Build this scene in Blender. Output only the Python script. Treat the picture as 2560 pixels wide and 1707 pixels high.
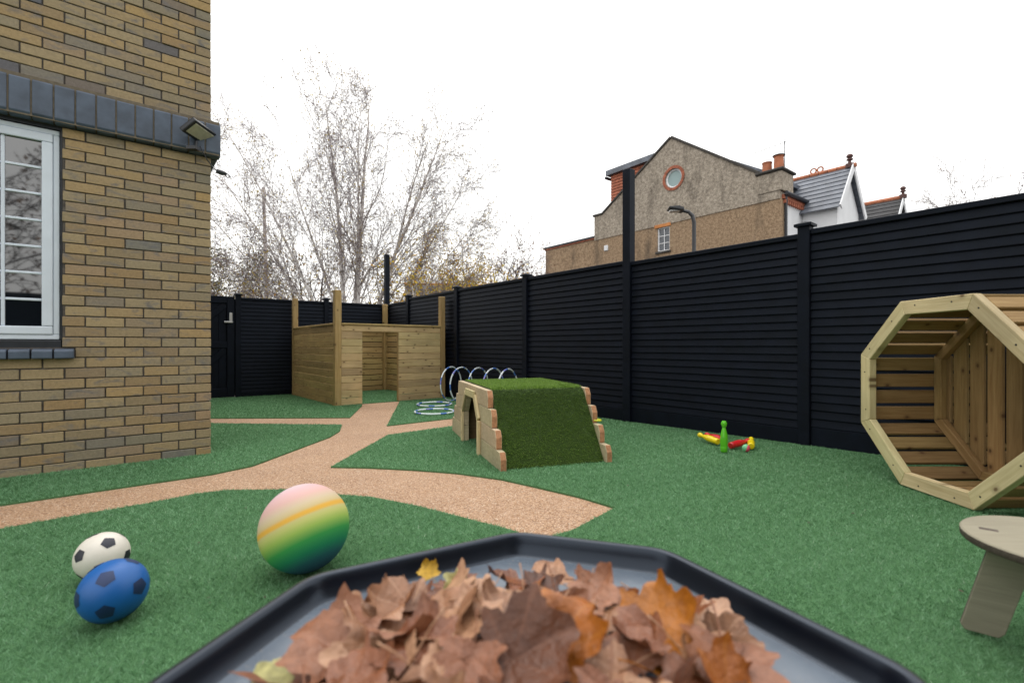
import bpy, bmesh, math, random
import numpy as np
from mathutils import Vector, Matrix, geometry, noise

random.seed(7); np.random.seed(7)
R = math.radians
for o in list(bpy.data.objects): bpy.data.objects.remove(o)
sc = bpy.context.scene
COL = sc.collection

# ------------------------------------------------------------------ camera
cam_d = bpy.data.cameras.new('camera'); cam = bpy.data.objects.new('camera', cam_d); COL.objects.link(cam)
cam.location = (0, 0, 0.9); cam.rotation_euler = (R(90), 0, 0)
cam_d.sensor_width = 36; cam_d.lens = 16.875; cam_d.shift_y = 0.0041
cam_d.clip_start = 0.02; cam_d.clip_end = 800
cam_d.dof.use_dof = True; cam_d.dof.focus_distance = 4.6; cam_d.dof.aperture_fstop = 2.6
sc.camera = cam
# ------------------------------------------------------------------ world: bright overcast
SUN_EL, SUN_AZ = 66, -25          # degrees; azimuth clockwise from +Y
w = bpy.data.worlds.new('World'); sc.world = w; w.use_nodes = True
nt = w.node_tree; nt.nodes.clear()
sky = nt.nodes.new('ShaderNodeTexSky'); sky.sky_type = 'NISHITA'; sky.sun_disc = False
sky.sun_elevation = R(SUN_EL); sky.sun_rotation = R(SUN_AZ); sky.dust_density = 4; sky.air_density = 1.2
skm = nt.nodes.new('ShaderNodeVectorMath'); skm.operation = 'SCALE'; skm.inputs['Scale'].default_value = 0.10
tc = nt.nodes.new('ShaderNodeTexCoord'); sep = nt.nodes.new('ShaderNodeSeparateXYZ')
mr = nt.nodes.new('ShaderNodeMapRange'); mr.inputs[1].default_value = 0; mr.inputs[2].default_value = 1
mr.inputs[3].default_value = 1.15; mr.inputs[4].default_value = 1.75     # overcast dome, brighter overhead
cl = nt.nodes.new('ShaderNodeVectorMath'); cl.operation = 'SCALE'; cl.inputs[0].default_value = (1.0, 0.99, 0.965)
mx = nt.nodes.new('ShaderNodeMix'); mx.data_type = 'RGBA'; mx.inputs['Factor'].default_value = 0.9
bg = nt.nodes.new('ShaderNodeBackground'); bg.inputs['Strength'].default_value = 1.0
wo = nt.nodes.new('ShaderNodeOutputWorld')
nt.links.new(sky.outputs[0], skm.inputs[0]); nt.links.new(tc.outputs['Generated'], sep.inputs[0])
nt.links.new(sep.outputs['Z'], mr.inputs[0]); nt.links.new(mr.outputs[0], cl.inputs['Scale'])
nt.links.new(skm.outputs[0], mx.inputs['A']); nt.links.new(cl.outputs[0], mx.inputs['B'])
nt.links.new(mx.outputs['Result'], bg.inputs['Color']); nt.links.new(bg.outputs[0], wo.inputs[0])
# ------------------------------------------------------------------ sun through cloud
sd = bpy.data.lights.new('sun', 'SUN'); sd.energy = 0.7; sd.angle = R(40); sd.color = (1, 0.97, 0.93)
so = bpy.data.objects.new('sun', sd); COL.objects.link(so)
so.rotation_euler = Vector((math.sin(R(SUN_AZ)) * math.cos(R(SUN_EL)), math.cos(R(SUN_AZ)) * math.cos(R(SUN_EL)), math.sin(R(SUN_EL)))).to_track_quat('Z', 'Y').to_euler(); so.location = (0, 0, 20)
# ------------------------------------------------------------------ exposure
sc.render.resolution_x = 1024; sc.render.resolution_y = 682
vs = sc.view_settings; vs.view_transform = 'Standard'; vs.look = 'None'; vs.exposure = 0.42; vs.gamma = 1; vs.use_curve_mapping = False

sc.render.engine = 'CYCLES'; sc.cycles.max_bounces = 6; sc.cycles.diffuse_bounces = 3; sc.cycles.glossy_bounces = 3; sc.cycles.transmission_bounces = 3; sc.cycles.caustics_reflective = False; sc.cycles.caustics_refractive = False

# ================================================================== helpers
def gz(x, y): return -.01163 * (y - 3.937) + .00794 * (x + 2.4705)      # the yard falls slightly to the far left

class MB:
    def __init__(s): s.v = []; s.f = []; s.c = None
    def add(s, vs, fs):
        o = len(s.v); s.v += [tuple(v) for v in vs]; s.f += [tuple(i + o for i in f) for f in fs]; return s
    def box(s, x0, x1, y0, y1, z0, z1, M=None):
        vs = [(x0,y0,z0),(x1,y0,z0),(x1,y1,z0),(x0,y1,z0),(x0,y0,z1),(x1,y0,z1),(x1,y1,z1),(x0,y1,z1)]
        if M is not None: vs = [M @ Vector(v) for v in vs]
        return s.add(vs, [(0,3,2,1),(4,5,6,7),(0,1,5,4),(1,2,6,5),(2,3,7,6),(3,0,4,7)])
    def prism(s, pts, ax, a0, a1, M=None):
        """2-D polygon pts extruded along axis ax ('x','y','z') from a0 to a1"""
        def p3(p, a):
            q = {'x': (a, p[0], p[1]), 'y': (p[0], a, p[1]), 'z': (p[0], p[1], a)}[ax]
            return M @ Vector(q) if M is not None else q
        n = len(pts)
        return s.add([p3(p, a0) for p in pts] + [p3(p, a1) for p in pts],
                     [tuple(range(n))[::-1], tuple(range(n, 2*n))] + [(i, (i+1) % n, n + (i+1) % n, n + i) for i in range(n)])
    def tube(s, pts, rad, n=6, closed=False):
        pts = [Vector(p) for p in pts]; m = len(pts); o = len(s.v); prev = None
        for i, p in enumerate(pts):
            if closed: d = pts[(i+1) % m] - pts[i-1]
            else: d = pts[min(i+1, m-1)] - pts[max(i-1, 0)]
            d = d.normalized() if d.length > 1e-9 else Vector((0, 0, 1))
            if prev is None:
                a = Vector((0, 0, 1)) if abs(d.z) < .9 else Vector((1, 0, 0)); u = d.cross(a).normalized()
            else:
                u = prev - d * prev.dot(d); u = u.normalized() if u.length > 1e-6 else d.orthogonal().normalized()
            prev = u; v = d.cross(u); r = rad[i] if hasattr(rad, '__len__') else rad
            for k in range(n):
                t = 2 * math.pi * k / n; s.v.append(tuple(p + (u * math.cos(t) + v * math.sin(t)) * r))
        for i in range(m if closed else m - 1):
            a = o + i * n; b = o + ((i + 1) % m) * n
            for k in range(n): s.f.append((a + k, a + (k+1) % n, b + (k+1) % n, b + k))
        if not closed:
            s.f.append(tuple(o + k for k in range(n))[::-1]); s.f.append(tuple(o + (m-1)*n + k for k in range(n)))
        return s
    def lathe(s, prof, n=24, M=None):
        o = len(s.v)
        for r, z in prof:
            for k in range(n):
                t = 2*math.pi*k/n; q = Vector((r*math.cos(t), r*math.sin(t), z)); s.v.append(tuple(M @ q if M is not None else q))
        for i in range(len(prof) - 1):
            for k in range(n): s.f.append((o+i*n+k, o+i*n+(k+1) % n, o+(i+1)*n+(k+1) % n, o+(i+1)*n+k))
        s.f.append(tuple(o+k for k in range(n))[::-1]); s.f.append(tuple(o+(len(prof)-1)*n+k for k in range(n)))
        return s
    def mesh(s, name, smooth=False, bevel=0, seg=1):
        me = bpy.data.meshes.new(name); me.from_pydata(s.v, [], s.f); me.update()
        bm = bmesh.new(); bm.from_mesh(me); bmesh.ops.recalc_face_normals(bm, faces=bm.faces)
        if bevel: bmesh.ops.bevel(bm, geom=[e for e in bm.edges if e.is_manifold and e.calc_face_angle(0) > .4], offset=bevel, segments=seg, affect='EDGES', profile=.6)
        if smooth:
            for f in bm.faces: f.smooth = True
        bm.to_mesh(me); bm.free()
        if smooth and smooth != 'all':
            try: me.set_sharp_from_angle(angle=R(40))
            except Exception: pass
        return me

def link(name, me, mat=None, parent=None, M=None, root=None):
    """one object; M is given in the thing's own frame also for sub-parts"""
    o = bpy.data.objects.new(name, me); COL.objects.link(o)
    if mat is not None and me is not None and not me.materials: me.materials.append(mat)
    if M is None: M = Matrix()
    if parent is not None:
        o.parent = parent
        if parent.parent is not None: o.matrix_parent_inverse = (parent.matrix_parent_inverse @ parent.matrix_basis).inverted()
    o.matrix_basis = M
    return o
def tag(o, label=None, cat=None, group=None, kind=None):
    if label: o['label'] = label
    if cat: o['category'] = cat
    if group: o['group'] = group
    if kind: o['kind'] = kind
    return o
def thing(name, label, cat, loc=(0, 0, 0), rz=0, group=None):
    o = bpy.data.objects.new(name, None); COL.objects.link(o); o.empty_display_size = .1
    o.matrix_basis = Matrix.Translation(loc) @ Matrix.Rotation(rz, 4, 'Z')
    return tag(o, label, cat, group)
def frame(o, X, Y):
    X = Vector(X).normalized(); Y = Vector(Y); Y = (Y - X * Y.dot(X)).normalized(); Z = X.cross(Y)
    m = Matrix((X, Y, Z)).transposed().to_4x4(); m.translation = Vector(o); return m
_bc = {}
def boxmesh(lx, ly, lz, bev=.004, mat=None):
    key = (round(lx, 3), round(ly, 3), round(lz, 3), bev, mat.name if mat else '')
    if key not in _bc:
        me = MB().box(-lx/2, lx/2, -ly/2, ly/2, -lz/2, lz/2).mesh('board', bevel=bev)
        if mat: me.materials.append(mat)
        _bc[key] = me
    return _bc[key]
def board(name, parent, p0, p1, wid, th, nrm, mat, bev=.004):
    """plank from p0 to p1; local X along it, Y through its thickness (nrm), Z across"""
    p0 = Vector(p0); p1 = Vector(p1)
    return link(name, boxmesh((p1-p0).length, th, wid, bev, mat), None, parent, frame((p0+p1)/2, p1-p0, nrm))
def tess(outer, holes=()):
    loops = [[Vector((p[0], p[1], 0)) for p in l] for l in [outer] + list(holes)]
    flat = [p for l in loops for p in l]
    return flat, geometry.tessellate_polygon(loops), loops
def slab(mb, outer, holes, fn, a0, a1):
    """polygon with holes extruded between a0 and a1; fn(u, v, a) gives the 3-D point"""
    flat, tris, loops = tess(outer, holes); n = len(flat)
    vs = [fn(p.x, p.y, a0) for p in flat] + [fn(p.x, p.y, a1) for p in flat]
    fs = [tuple(t) for t in tris] + [tuple(i + n for i in t)[::-1] for t in tris]
    o = 0
    for l in loops:
        m = len(l); fs += [(o+i, o+(i+1) % m, n+o+(i+1) % m, n+o+i) for i in range(m)]; o += m
    return mb.add(vs, fs)

# ================================================================== materials
def nodes(name):
    m = bpy.data.materials.new(name); m.use_nodes = True; t = m.node_tree
    return m, t, t.nodes['Principled BSDF']
def N(t, typ, **kw):
    n = t.nodes.new(typ)
    for k, v in kw.items():
        if isinstance(v, (int, float, str, bool)) and hasattr(n, k): setattr(n, k, v)
    return n
def ramp(t, fac, stops, interp='LINEAR'):
    n = t.nodes.new('ShaderNodeValToRGB'); n.color_ramp.interpolation = interp; e = n.color_ramp.elements
    while len(e) > 1: e.remove(e[-1])
    e[0].position = stops[0][0]; e[0].color = (*stops[0][1], 1)
    for p, c in stops[1:]: q = e.new(p); q.color = (*c, 1)
    t.links.new(fac, n.inputs[0]); return n.outputs[0]
def mix(t, f, a, b, mode='MIX'):
    n = t.nodes.new('ShaderNodeMix'); n.data_type = 'RGBA'; n.blend_type = mode
    for k, v in (('Factor', f), ('A', a), ('B', b)):
        s = [i for i in n.inputs if i.name == k and (i.type == ('VALUE' if k == 'Factor' else 'RGBA'))][0]
        if isinstance(v, (int, float)): s.default_value = v
        elif isinstance(v, tuple): s.default_value = (*v, 1)
        else: t.links.new(v, s)
    return [o for o in n.outputs if o.type == 'RGBA'][0]
def coords(t, scale=(1, 1, 1), rnd=True):
    tcn = t.nodes.new('ShaderNodeTexCoord'); oi = t.nodes.new('ShaderNodeObjectInfo')
    a = t.nodes.new('ShaderNodeVectorMath'); a.operation = 'MULTIPLY_ADD'
    cx = t.nodes.new('ShaderNodeCombineXYZ')
    for i, k in enumerate((17.3, 9.1, 23.7)):
        mm = t.nodes.new('ShaderNodeMath'); mm.operation = 'MULTIPLY'; mm.inputs[1].default_value = k if rnd else 0
        t.links.new(oi.outputs['Random'], mm.inputs[0]); t.links.new(mm.outputs[0], cx.inputs[i])
    t.links.new(tcn.outputs['Object'], a.inputs[0]); a.inputs[1].default_value = scale; t.links.new(cx.outputs[0], a.inputs[2])
    return a.outputs[0], oi.outputs['Random']
def tex(t, vec, scale, detail=4, rough=.55, dist=0):
    n = t.nodes.new('ShaderNodeTexNoise'); n.inputs['Scale'].default_value = scale; n.inputs['Detail'].default_value = detail
    n.inputs['Roughness'].default_value = rough; n.inputs['Distortion'].default_value = dist; t.links.new(vec, n.inputs['Vector']); return n.outputs[0]
def bump(t, b, h, s=.3, d=.01):
    n = t.nodes.new('ShaderNodeBump'); n.inputs['Strength'].default_value = s; n.inputs['Distance'].default_value = d
    t.links.new(h, n.inputs['Height']); t.links.new(n.outputs[0], b.inputs['Normal'])
def plain(name, col, rough=.5, var=.25, scale=12, bs=.15, bd=.002, spec=.5, metal=0):
    m, t, b = nodes(name); v, r = coords(t); f = tex(t, v, scale)
    lo = tuple(c * (1 - var) for c in col); hi = tuple(min(1, c * (1 + var)) for c in col)
    t.links.new(ramp(t, f, [(.3, lo), (.7, hi)]), b.inputs['Base Color'])
    b.inputs['Roughness'].default_value = rough; b.inputs['Specular IOR Level'].default_value = spec; b.inputs['Metallic'].default_value = metal
    if bs: bump(t, b, tex(t, v, scale * 4), bs, bd)
    return m
def wood(name, c1, c2, knot=(.10, .055, .025), groove=0, knots=True, kscale=1.6, green=None):
    m, t, b = nodes(name); v, r = coords(t, (1, 1, 1))
    st = t.nodes.new('ShaderNodeVectorMath'); st.operation = 'MULTIPLY'; st.inputs[1].default_value = (1.2, 12, 22); t.links.new(v, st.inputs[0])
    grain = tex(t, st.outputs[0], 2.2, 6, .65, .6)
    big = tex(t, v, 2.3, 3)
    col = ramp(t, grain, [(.28, c1), (.72, c2)])
    col = mix(t, .55, col, ramp(t, big, [(.3, (.62, .62, .62)), (.7, (1.1, 1.08, 1.04))]), 'MULTIPLY')
    col = mix(t, 1.0, col, ramp(t, r, [(0, (.74, .72, .68)), (.35, (1.0, .98, .9)), (.6, (.92, .98, .86)), (1, (1.12, 1.06, 1.0))]), 'MULTIPLY')
    if knots:
        sk_ = t.nodes.new('ShaderNodeSeparateXYZ'); t.links.new(v, sk_.inputs[0]); ck = t.nodes.new('ShaderNodeCombineXYZ'); t.links.new(sk_.outputs['X'], ck.inputs[0])
        zz = t.nodes.new('ShaderNodeMath'); zz.operation = 'MULTIPLY'; zz.inputs[1].default_value = 1.5; t.links.new(sk_.outputs['Z'], zz.inputs[0]); t.links.new(zz.outputs[0], ck.inputs[1])
        vo = t.nodes.new('ShaderNodeTexVoronoi'); vo.voronoi_dimensions = '2D'; vo.inputs['Scale'].default_value = kscale * 2.4; t.links.new(ck.outputs[0], vo.inputs['Vector'])
        col = mix(t, ramp(t, vo.outputs['Distance'], [(0, (.95,) * 3), (.035, (.85,) * 3), (.055, (.35,) * 3), (.13, (0,) * 3)]), col, knot)
    t.links.new(col, b.inputs['Base Color']); b.inputs['Roughness'].default_value = .72; b.inputs['Specular IOR Level'].default_value = .3
    h = grain
    if groove:
        sx = t.nodes.new('ShaderNodeTexCoord'); s2 = t.nodes.new('ShaderNodeSeparateXYZ'); t.links.new(sx.outputs['Object'], s2.inputs[0])
        a = t.nodes.new('ShaderNodeMath'); a.operation = 'MULTIPLY'; a.inputs[1].default_value = groove; t.links.new(s2.outputs['Z'], a.inputs[0])
        si = t.nodes.new('ShaderNodeMath'); si.operation = 'SINE'; t.links.new(a.outputs[0], si.inputs[0])
        ad = t.nodes.new('ShaderNodeMath'); ad.operation = 'MULTIPLY_ADD'; ad.inputs[1].default_value = .9; t.links.new(si.outputs[0], ad.inputs[0]); t.links.new(grain, ad.inputs[2]); h = ad.outputs[0]
    bump(t, b, h, .35, .004)
    return m
def brick_mat(name, attr=False):
    m, t, b = nodes(name); v, r = coords(t)
    if attr:
        at = t.nodes.new('ShaderNodeAttribute'); at.attribute_name = 'rnd'; sp = t.nodes.new('ShaderNodeSeparateColor'); t.links.new(at.outputs['Color'], sp.inputs[0]); r = sp.outputs[0]
    tan = [(0, (.265, .18, .092)), (.16, (.215, .172, .11)), (.3, (.295, .225, .128)), (.42, (.235, .195, .13)), (.55, (.305, .215, .108)), (.66, (.19, .168, .122)),
           (.76, (.285, .20, .12)), (.86, (.165, .155, .13)), (.93, (.31, .215, .10)), (1, (.10, .10, .112))]
    base = ramp(t, r, tan, 'LINEAR')
    st = t.nodes.new('ShaderNodeVectorMath'); st.operation = 'MULTIPLY'; st.inputs[1].default_value = (6, 6, 16); t.links.new(v, st.inputs[0])
    blot = tex(t, st.outputs[0], 1.0, 3, .6, .8)
    base = mix(t, ramp(t, blot, [(.53, (0,) * 3), (.72, (.8,) * 3)]), base, (.125, .122, .125))
    fine = tex(t, v, 60, 4, .7)
    base = mix(t, .5, base, ramp(t, fine, [(.25, (.82,) * 3), (.75, (1.65,) * 3)]), 'MULTIPLY')
    t.links.new(base, b.inputs['Base Color']); b.inputs['Roughness'].default_value = .85; b.inputs['Specular IOR Level'].default_value = .25
    bump(t, b, tex(t, v, 45, 6, .7), .5, .003)
    return m
def attrcol(name, stops, rough=.7, spec=.3, trans=0.3):
    m, t, b = nodes(name); at = t.nodes.new('ShaderNodeAttribute'); at.attribute_name = 'rnd'
    sp = t.nodes.new('ShaderNodeSeparateColor'); t.links.new(at.outputs['Color'], sp.inputs[0])
    cc = ramp(t, sp.outputs[0], stops); t.links.new(cc, b.inputs['Base Color']); b.inputs['Roughness'].default_value = rough; b.inputs['Specular IOR Level'].default_value = spec
    if trans:
        tr = t.nodes.new('ShaderNodeBsdfTranslucent'); t.links.new(cc, tr.inputs[0]); ms = t.nodes.new('ShaderNodeMixShader'); ms.inputs[0].default_value = trans
        t.links.new(b.outputs[0], ms.inputs[1]); t.links.new(tr.outputs[0], ms.inputs[2]); t.links.new(ms.outputs[0], t.nodes['Material Output'].inputs[0])
    return m
def setrnd(me, vals):
    a = me.color_attributes.new('rnd', 'FLOAT_COLOR', 'POINT'); c = np.ones((len(me.vertices), 4), np.float32); c[:, :3] = np.asarray(vals, np.float32)[:, None]
    a.data.foreach_set('color', c.ravel())

MT = {}
MT['brick'] = brick_mat('stock_brick'); MT['brick_far'] = brick_mat('stock_brick_mass', True)
MT['mortar'] = plain('mortar', (.095, .084, .076), .95, .3, 30, .4, .004, .1)
MT['blue_brick'] = plain('blue_engineering_brick', (.064, .086, .125), .5, .28, 9, .25, .002, .5)
MT['blue_mortar'] = plain('buff_mortar', (.15, .125, .095), .9, .2, 30, .3, .003, .1)
MT['upvc'] = plain('white_upvc', (.60, .66, .74), .35, .06, 5, .05, .001, .5)
MT['black_board'] = plain('black_sill_board', (.012, .014, .02), .5, .3, 8, .1)
MT['fence'] = plain('black_fence_paint', (.0026, .0038, .0085), .6, .4, 6, .3, .002, .2)
MT['steel'] = plain('brushed_steel', (.62, .64, .66), .3, .1, 20, .05, .001, .5, .9)
MT['black_plastic'] = plain('black_plastic', (.014, .016, .022), .38, .3, 5, .08, .001, .5)
MT['tray'] = plain('tray_plastic', (.0035, .005, .0095), .36, .35, 4, .25, .0012, .3)
MT['tray'].node_tree.nodes['Principled BSDF'].inputs['Specular IOR Level'].default_value = .5; MT['tray'].node_tree.nodes['Principled BSDF'].inputs['Roughness'].default_value = .3; MT['tray'].node_tree.nodes['Principled BSDF'].inputs['Specular Tint'].default_value = (.7, .82, 1, 1)
MT['fence'].node_tree.nodes['Principled BSDF'].inputs['Specular Tint'].default_value = (.75, .86, 1, 1)
MT['play_wood'] = wood('playhouse_timber', (.34, .225, .095), (.54, .40, .205))
MT['play_deck'] = wood('grooved_decking', (.47, .335, .175), (.70, .54, .33), groove=420)
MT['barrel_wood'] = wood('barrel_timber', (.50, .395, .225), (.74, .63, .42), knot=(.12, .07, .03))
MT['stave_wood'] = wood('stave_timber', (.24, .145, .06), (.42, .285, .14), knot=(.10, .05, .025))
MT['hill_wood'] = wood('weathered_board', (.42, .335, .235), (.60, .50, .375), knots=False)
MT['hill_end'] = plain('sawn_end_grain', (.40, .20, .105), .8, .25, 60, .3, .002, .2)
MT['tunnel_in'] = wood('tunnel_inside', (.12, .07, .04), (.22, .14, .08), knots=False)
MT['ply'] = wood('plywood', (.27, .235, .195), (.35, .315, .265), knots=False)
MT['gutter_dark'] = plain('screw_head', (.03, .025, .02), .5)
MT['ply_edge'] = plain('plywood_edge', (.09, .07, .06), .7, .3, 90, .3, .001, .3)

# ================================================================== ground
m, t, b = nodes('outer_ground'); v, r = coords(t)
t.links.new(ramp(t, tex(t, v, 3, 8), [(.3, (.045, .045, .045)), (.7, (.075, .072, .068))]), b.inputs['Base Color']); b.inputs['Roughness'].default_value = .9
bump(t, b, tex(t, v, 60), .4, .004); MT['asphalt'] = m
mb = MB(); g = 12
for i in range(g + 1):
    for j in range(g + 1):
        x = -400 + 800 * i / g; y = -300 + 800 * j / g; mb.v.append((x, y, -.22))
mb.f = [(i*(g+1)+j, (i+1)*(g+1)+j, (i+1)*(g+1)+j+1, i*(g+1)+j+1) for i in range(g) for j in range(g)]
tag(link('ground', mb.mesh('ground'), MT['asphalt']), kind='structure')

RF = lambda y: 5.914 - .807 * y                     # the line of the right-hand fence: x for a given y
CORNER = Vector((-2.80, 10.80, 0)); BDIR = Vector((-.828, -.561, 0)).normalized(); RDIR = Vector((.628, -.778, 0)).normalized()
BACKL = CORNER + BDIR * 5.6
yard = [(-2.84, 10.86), (6.9, -1.22), (6.9, -4.5), (-7.5, -4.5), (-7.5, 7.7)]
path = [(-5.2, .62), (-4.2, 1.55), (-2.85, 2.672), (-2.078, 3.315), (-1.924, 3.558), (-1.80, 4.75), (-1.83, 5.1), (-1.963, 5.543), (-3.626, 5.75), (-5.4, 5.95), (-5.4, 6.4), (-3.882, 6.195), (-2.078, 6.151),
        (-2.349, 7.526), (-2.44, 7.80), (-1.93, 8.20), (-1.871, 7.961), (-1.42, 5.444), (-.719, 6.037), (.1, 6.72), (.5, 6.28), (-.651, 5.388), (-1.249, 4.836),
        (-1.322, 3.502), (-1.054, 3.476), (-.684, 3.394), (-.384, 3.295), (-.073, 3.131), (.157, 2.937), (.379, 2.741), (.547, 2.545), (.284, 2.231), (.12, 2.12),
        (-.013, 2.246), (-.284, 2.437), (-.526, 2.607), (-.809, 2.765), (-1.015, 2.816), (-1.206, 2.894), (-1.388, 2.932), (-1.536, 2.928), (-1.74, 2.925), (-1.88, 2.855),
        (-2.016, 2.697), (-2.259, 2.489), (-2.456, 2.303), (-3.9, 1.15), (-4.9, .25)]
mb = MB(); slab(mb, yard, [], lambda x, y, a: (x, y, gz(x, y) + a), -.03, -.006)
m, t, b = nodes('resin_bound_gravel'); v, r = coords(t, rnd=False)
vo = t.nodes.new('ShaderNodeTexVoronoi'); vo.inputs['Scale'].default_value = 150; t.links.new(v, vo.inputs['Vector'])
sp = t.nodes.new('ShaderNodeSeparateColor'); t.links.new(vo.outputs['Color'], sp.inputs[0])
c = ramp(t, sp.outputs[0], [(0, (.22, .11, .055)), (.2, (.41, .245, .135)), (.5, (.50, .315, .19)), (.8, (.58, .395, .265)), (1, (.66, .53, .41))])
c = mix(t, ramp(t, vo.outputs['Distance'], [(.35, (0,) * 3), (.75, (.65,) * 3)]), c, (.16, .085, .05))
c = mix(t, .5, c, ramp(t, tex(t, v, 1.7, 4), [(.3, (.82, .80, .80)), (.7, (1.08, 1.08, 1.06))]), 'MULTIPLY')
t.links.new(c, b.inputs['Base Color']); b.inputs['Roughness'].default_value = .75; b.inputs['Specular IOR Level'].default_value = .35
inv = t.nodes.new('ShaderNodeMath'); inv.operation = 'SUBTRACT'; inv.inputs[0].default_value = 1; t.links.new(vo.outputs['Distance'], inv.inputs[1])
bump(t, b, inv.outputs[0], .5, .004); MT['gravel'] = m
tag(link('gravel_path', mb.mesh('gravel_path'), MT['gravel']), kind='structure')
# turf laid round the path
mb = MB(); slab(mb, yard, [path], lambda x, y, a: (x, y, gz(x, y) + a), -.0055, .004)
m, t, b = nodes('turf_backing'); v, r = coords(t, rnd=False)
c = ramp(t, tex(t, v, 220, 3), [(.3, (.045, .11, .045)), (.7, (.10, .21, .095))])
t.links.new(c, b.inputs['Base Color']); b.inputs['Roughness'].default_value = .95; b.inputs['Specular IOR Level'].default_value = .1
MT['turf'] = m
tag(link('turf', mb.mesh('turf'), MT['turf']), kind='structure')
def inpoly(x, y, poly):
    ins = np.zeros(len(x), bool); n = len(poly)
    for i in range(n):
        x1, y1 = poly[i]; x2, y2 = poly[(i+1) % n]
        if y1 == y2: continue
        ins ^= ((y1 > y) != (y2 > y)) & (x < (x2 - x1) * (y - y1) / (y2 - y1) + x1)
    return ins
def blades(P, Hh, W, lean, rndv, nrm=None, bias=None, head=None):
    """single curved-leaning triangles at points P (n,3)"""
    n = len(P); a = np.random.uniform(0, 2*np.pi, n); d = np.random.uniform(0, 2*np.pi, n); h = Hh * np.random.uniform(.6, 1.15, n)
    if head is not None: d = head + np.random.normal(0, .9, n)
    l = h * lean * np.random.uniform(.3, 1.3, n)
    side = np.stack([np.cos(a), np.sin(a), 0*a], 1) * (W * np.random.uniform(.7, 1.3, n))[:, None] * .5
    up = np.array([0, 0, 1.]) if nrm is None else np.array(nrm)
    tip = P + up[None] * h[:, None] + np.stack([np.cos(d)*l, np.sin(d)*l, 0*d], 1)
    if bias is not None: tip += np.array(bias)[None] * h[:, None]
    V = np.empty((n, 3, 3), np.float32); V[:, 0] = P - side; V[:, 1] = P + side; V[:, 2] = tip
    return V, np.repeat(rndv, 3)
def blade_mesh(name, V, rv):
    n = len(V); me = bpy.data.meshes.new(name); me.vertices.add(3*n); me.vertices.foreach_set('co', V.ravel())
    me.loops.add(3*n); me.loops.foreach_set('vertex_index', np.arange(3*n, dtype=np.int32))
    me.polygons.add(n); me.polygons.foreach_set('loop_start', np.arange(0, 3*n, 3, dtype=np.int32))
    me.update(calc_edges=True); setrnd(me, rv); return me
WDIR = Vector((.78, .626, 0)).normalized(); WIN = Vector((-.626, .78, 0)).normalized(); WC = Vector((-2.51, 4.0, 0))   # brick wall: along, inward, corner
Vs, Rs = [], []
for y0, y1, dens, hh, ww in ((.55, 1.4, 65000, .013, .0016), (1.4, 2.2, 48000, .013, .002), (2.2, 3.4, 28000, .014, .0028), (3.4, 5.2, 13000, .015, .0042), (5.2, 10.6, 4500, .016, .007)):
    xa, xb = -1.12 * y1 - .4, min(1.12 * y1 + .4, 4.6); n = int((xb - xa) * (y1 - y0) * dens)
    x = np.random.uniform(xa, xb, n); y = np.random.uniform(y0, y1, n)
    k = inpoly(x, y, yard) & ~inpoly(x, y, path) & (np.abs(x) < 1.14 * y + .35)
    k &= ~(((x - WC.x) * WIN.x + (y - WC.y) * WIN.y > -.005) & ((x - WC.x) * WDIR.x + (y - WC.y) * WDIR.y < .005))
    k &= ~((np.abs(x - .03) < .42) & (y < .95))
    k &= (x < 5.914 - .807 * y - .05)
    x, y = x[k], y[k]
    P = np.stack([x, y, -.01163 * (y - 3.937) + .00794 * (x + 2.4705) + .003], 1)
    patch = sum(np.sin(x*fx + y*fy + fp) for fx, fy, fp in ((31, 12, .3), (-17, 38, 1.1), (9, -27, 2.2), (53, 41, .7), (-47, 60, 3.), (5, 7, .2), (3, -8, 1.4), (170, 90, .5), (-120, 190, 2.), (210, -60, 1.), (95, 230, .1))) / 8
    head = 3.0 * sum(np.sin(x*fx + y*fy + fp) for fx, fy, fp in ((61, 32, .9), (-37, 71, .1), (19, -47, 1.2), (110, 80, 2.7), (3, 5, .4))) / 2 + .8
    rv = np.clip(np.random.beta(2, 2.4, len(x)) + .13 * patch, 0, 1)
    V, r_ = blades(P, hh, ww, 1.15, rv, head=head); Vs.append(V); Rs.append(r_)
V = np.concatenate(Vs); rv = np.concatenate(Rs)
MT['grass'] = attrcol('artificial_grass', [(0, (.055, .145, .055)), (.35, (.12, .28, .125)), (.65, (.185, .39, .20)), (.9, (.27, .48, .29)), (1, (.52, .64, .49))], .5, .4, .28)
gro = link('artificial_grass', blade_mesh('artificial_grass', V, rv), MT['grass'])
tag(gro, 'short green artificial grass covering the yard around the gravel path', 'grass', kind='stuff')

# ================================================================== brick building
bld = thing('brick_building', 'yellow stock brick building with blue brick band and white window', 'building', WC)
bld.matrix_basis = frame((WC.x, WC.y, -.0125), WDIR, WIN)       # local x along the wall to its corner, y inward, z up
ZC = .075
def core(x0, x1, y0, y1, z0, z1): return MB().box(x0, x1, y0, y1, z0, z1)
mb = MB()
WX1, WX0 = -.905, -2.01                                          # window opening along the wall
WZ0, WZ1 = 12 * ZC, 33 * ZC
F = .009
mb.box(WX1, -F, F, .30, -.15, 5.6); mb.box(WX0, WX1, F, .30, -.15, WZ0 - .0); mb.box(WX0, WX1, F, .30, WZ1, 5.6); mb.box(-6, WX0, F, .30, -.15, 5.6)
mb.box(-.30, -F, .30, 5.0, -.15, 5.6); mb.box(-6, -5.7, .30, 5.0, -.15, 5.6); mb.box(-6, -F, 5.0, 5.3, -.15, 5.6)
link('wall', mb.mesh('wall'), MT['mortar'], bld)
mb = MB().prism([(-.15, -.15), (2.5, 1.7), (5.45, -.15)], 'x', -6.2, .15); me = mb.mesh('roof')
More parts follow.
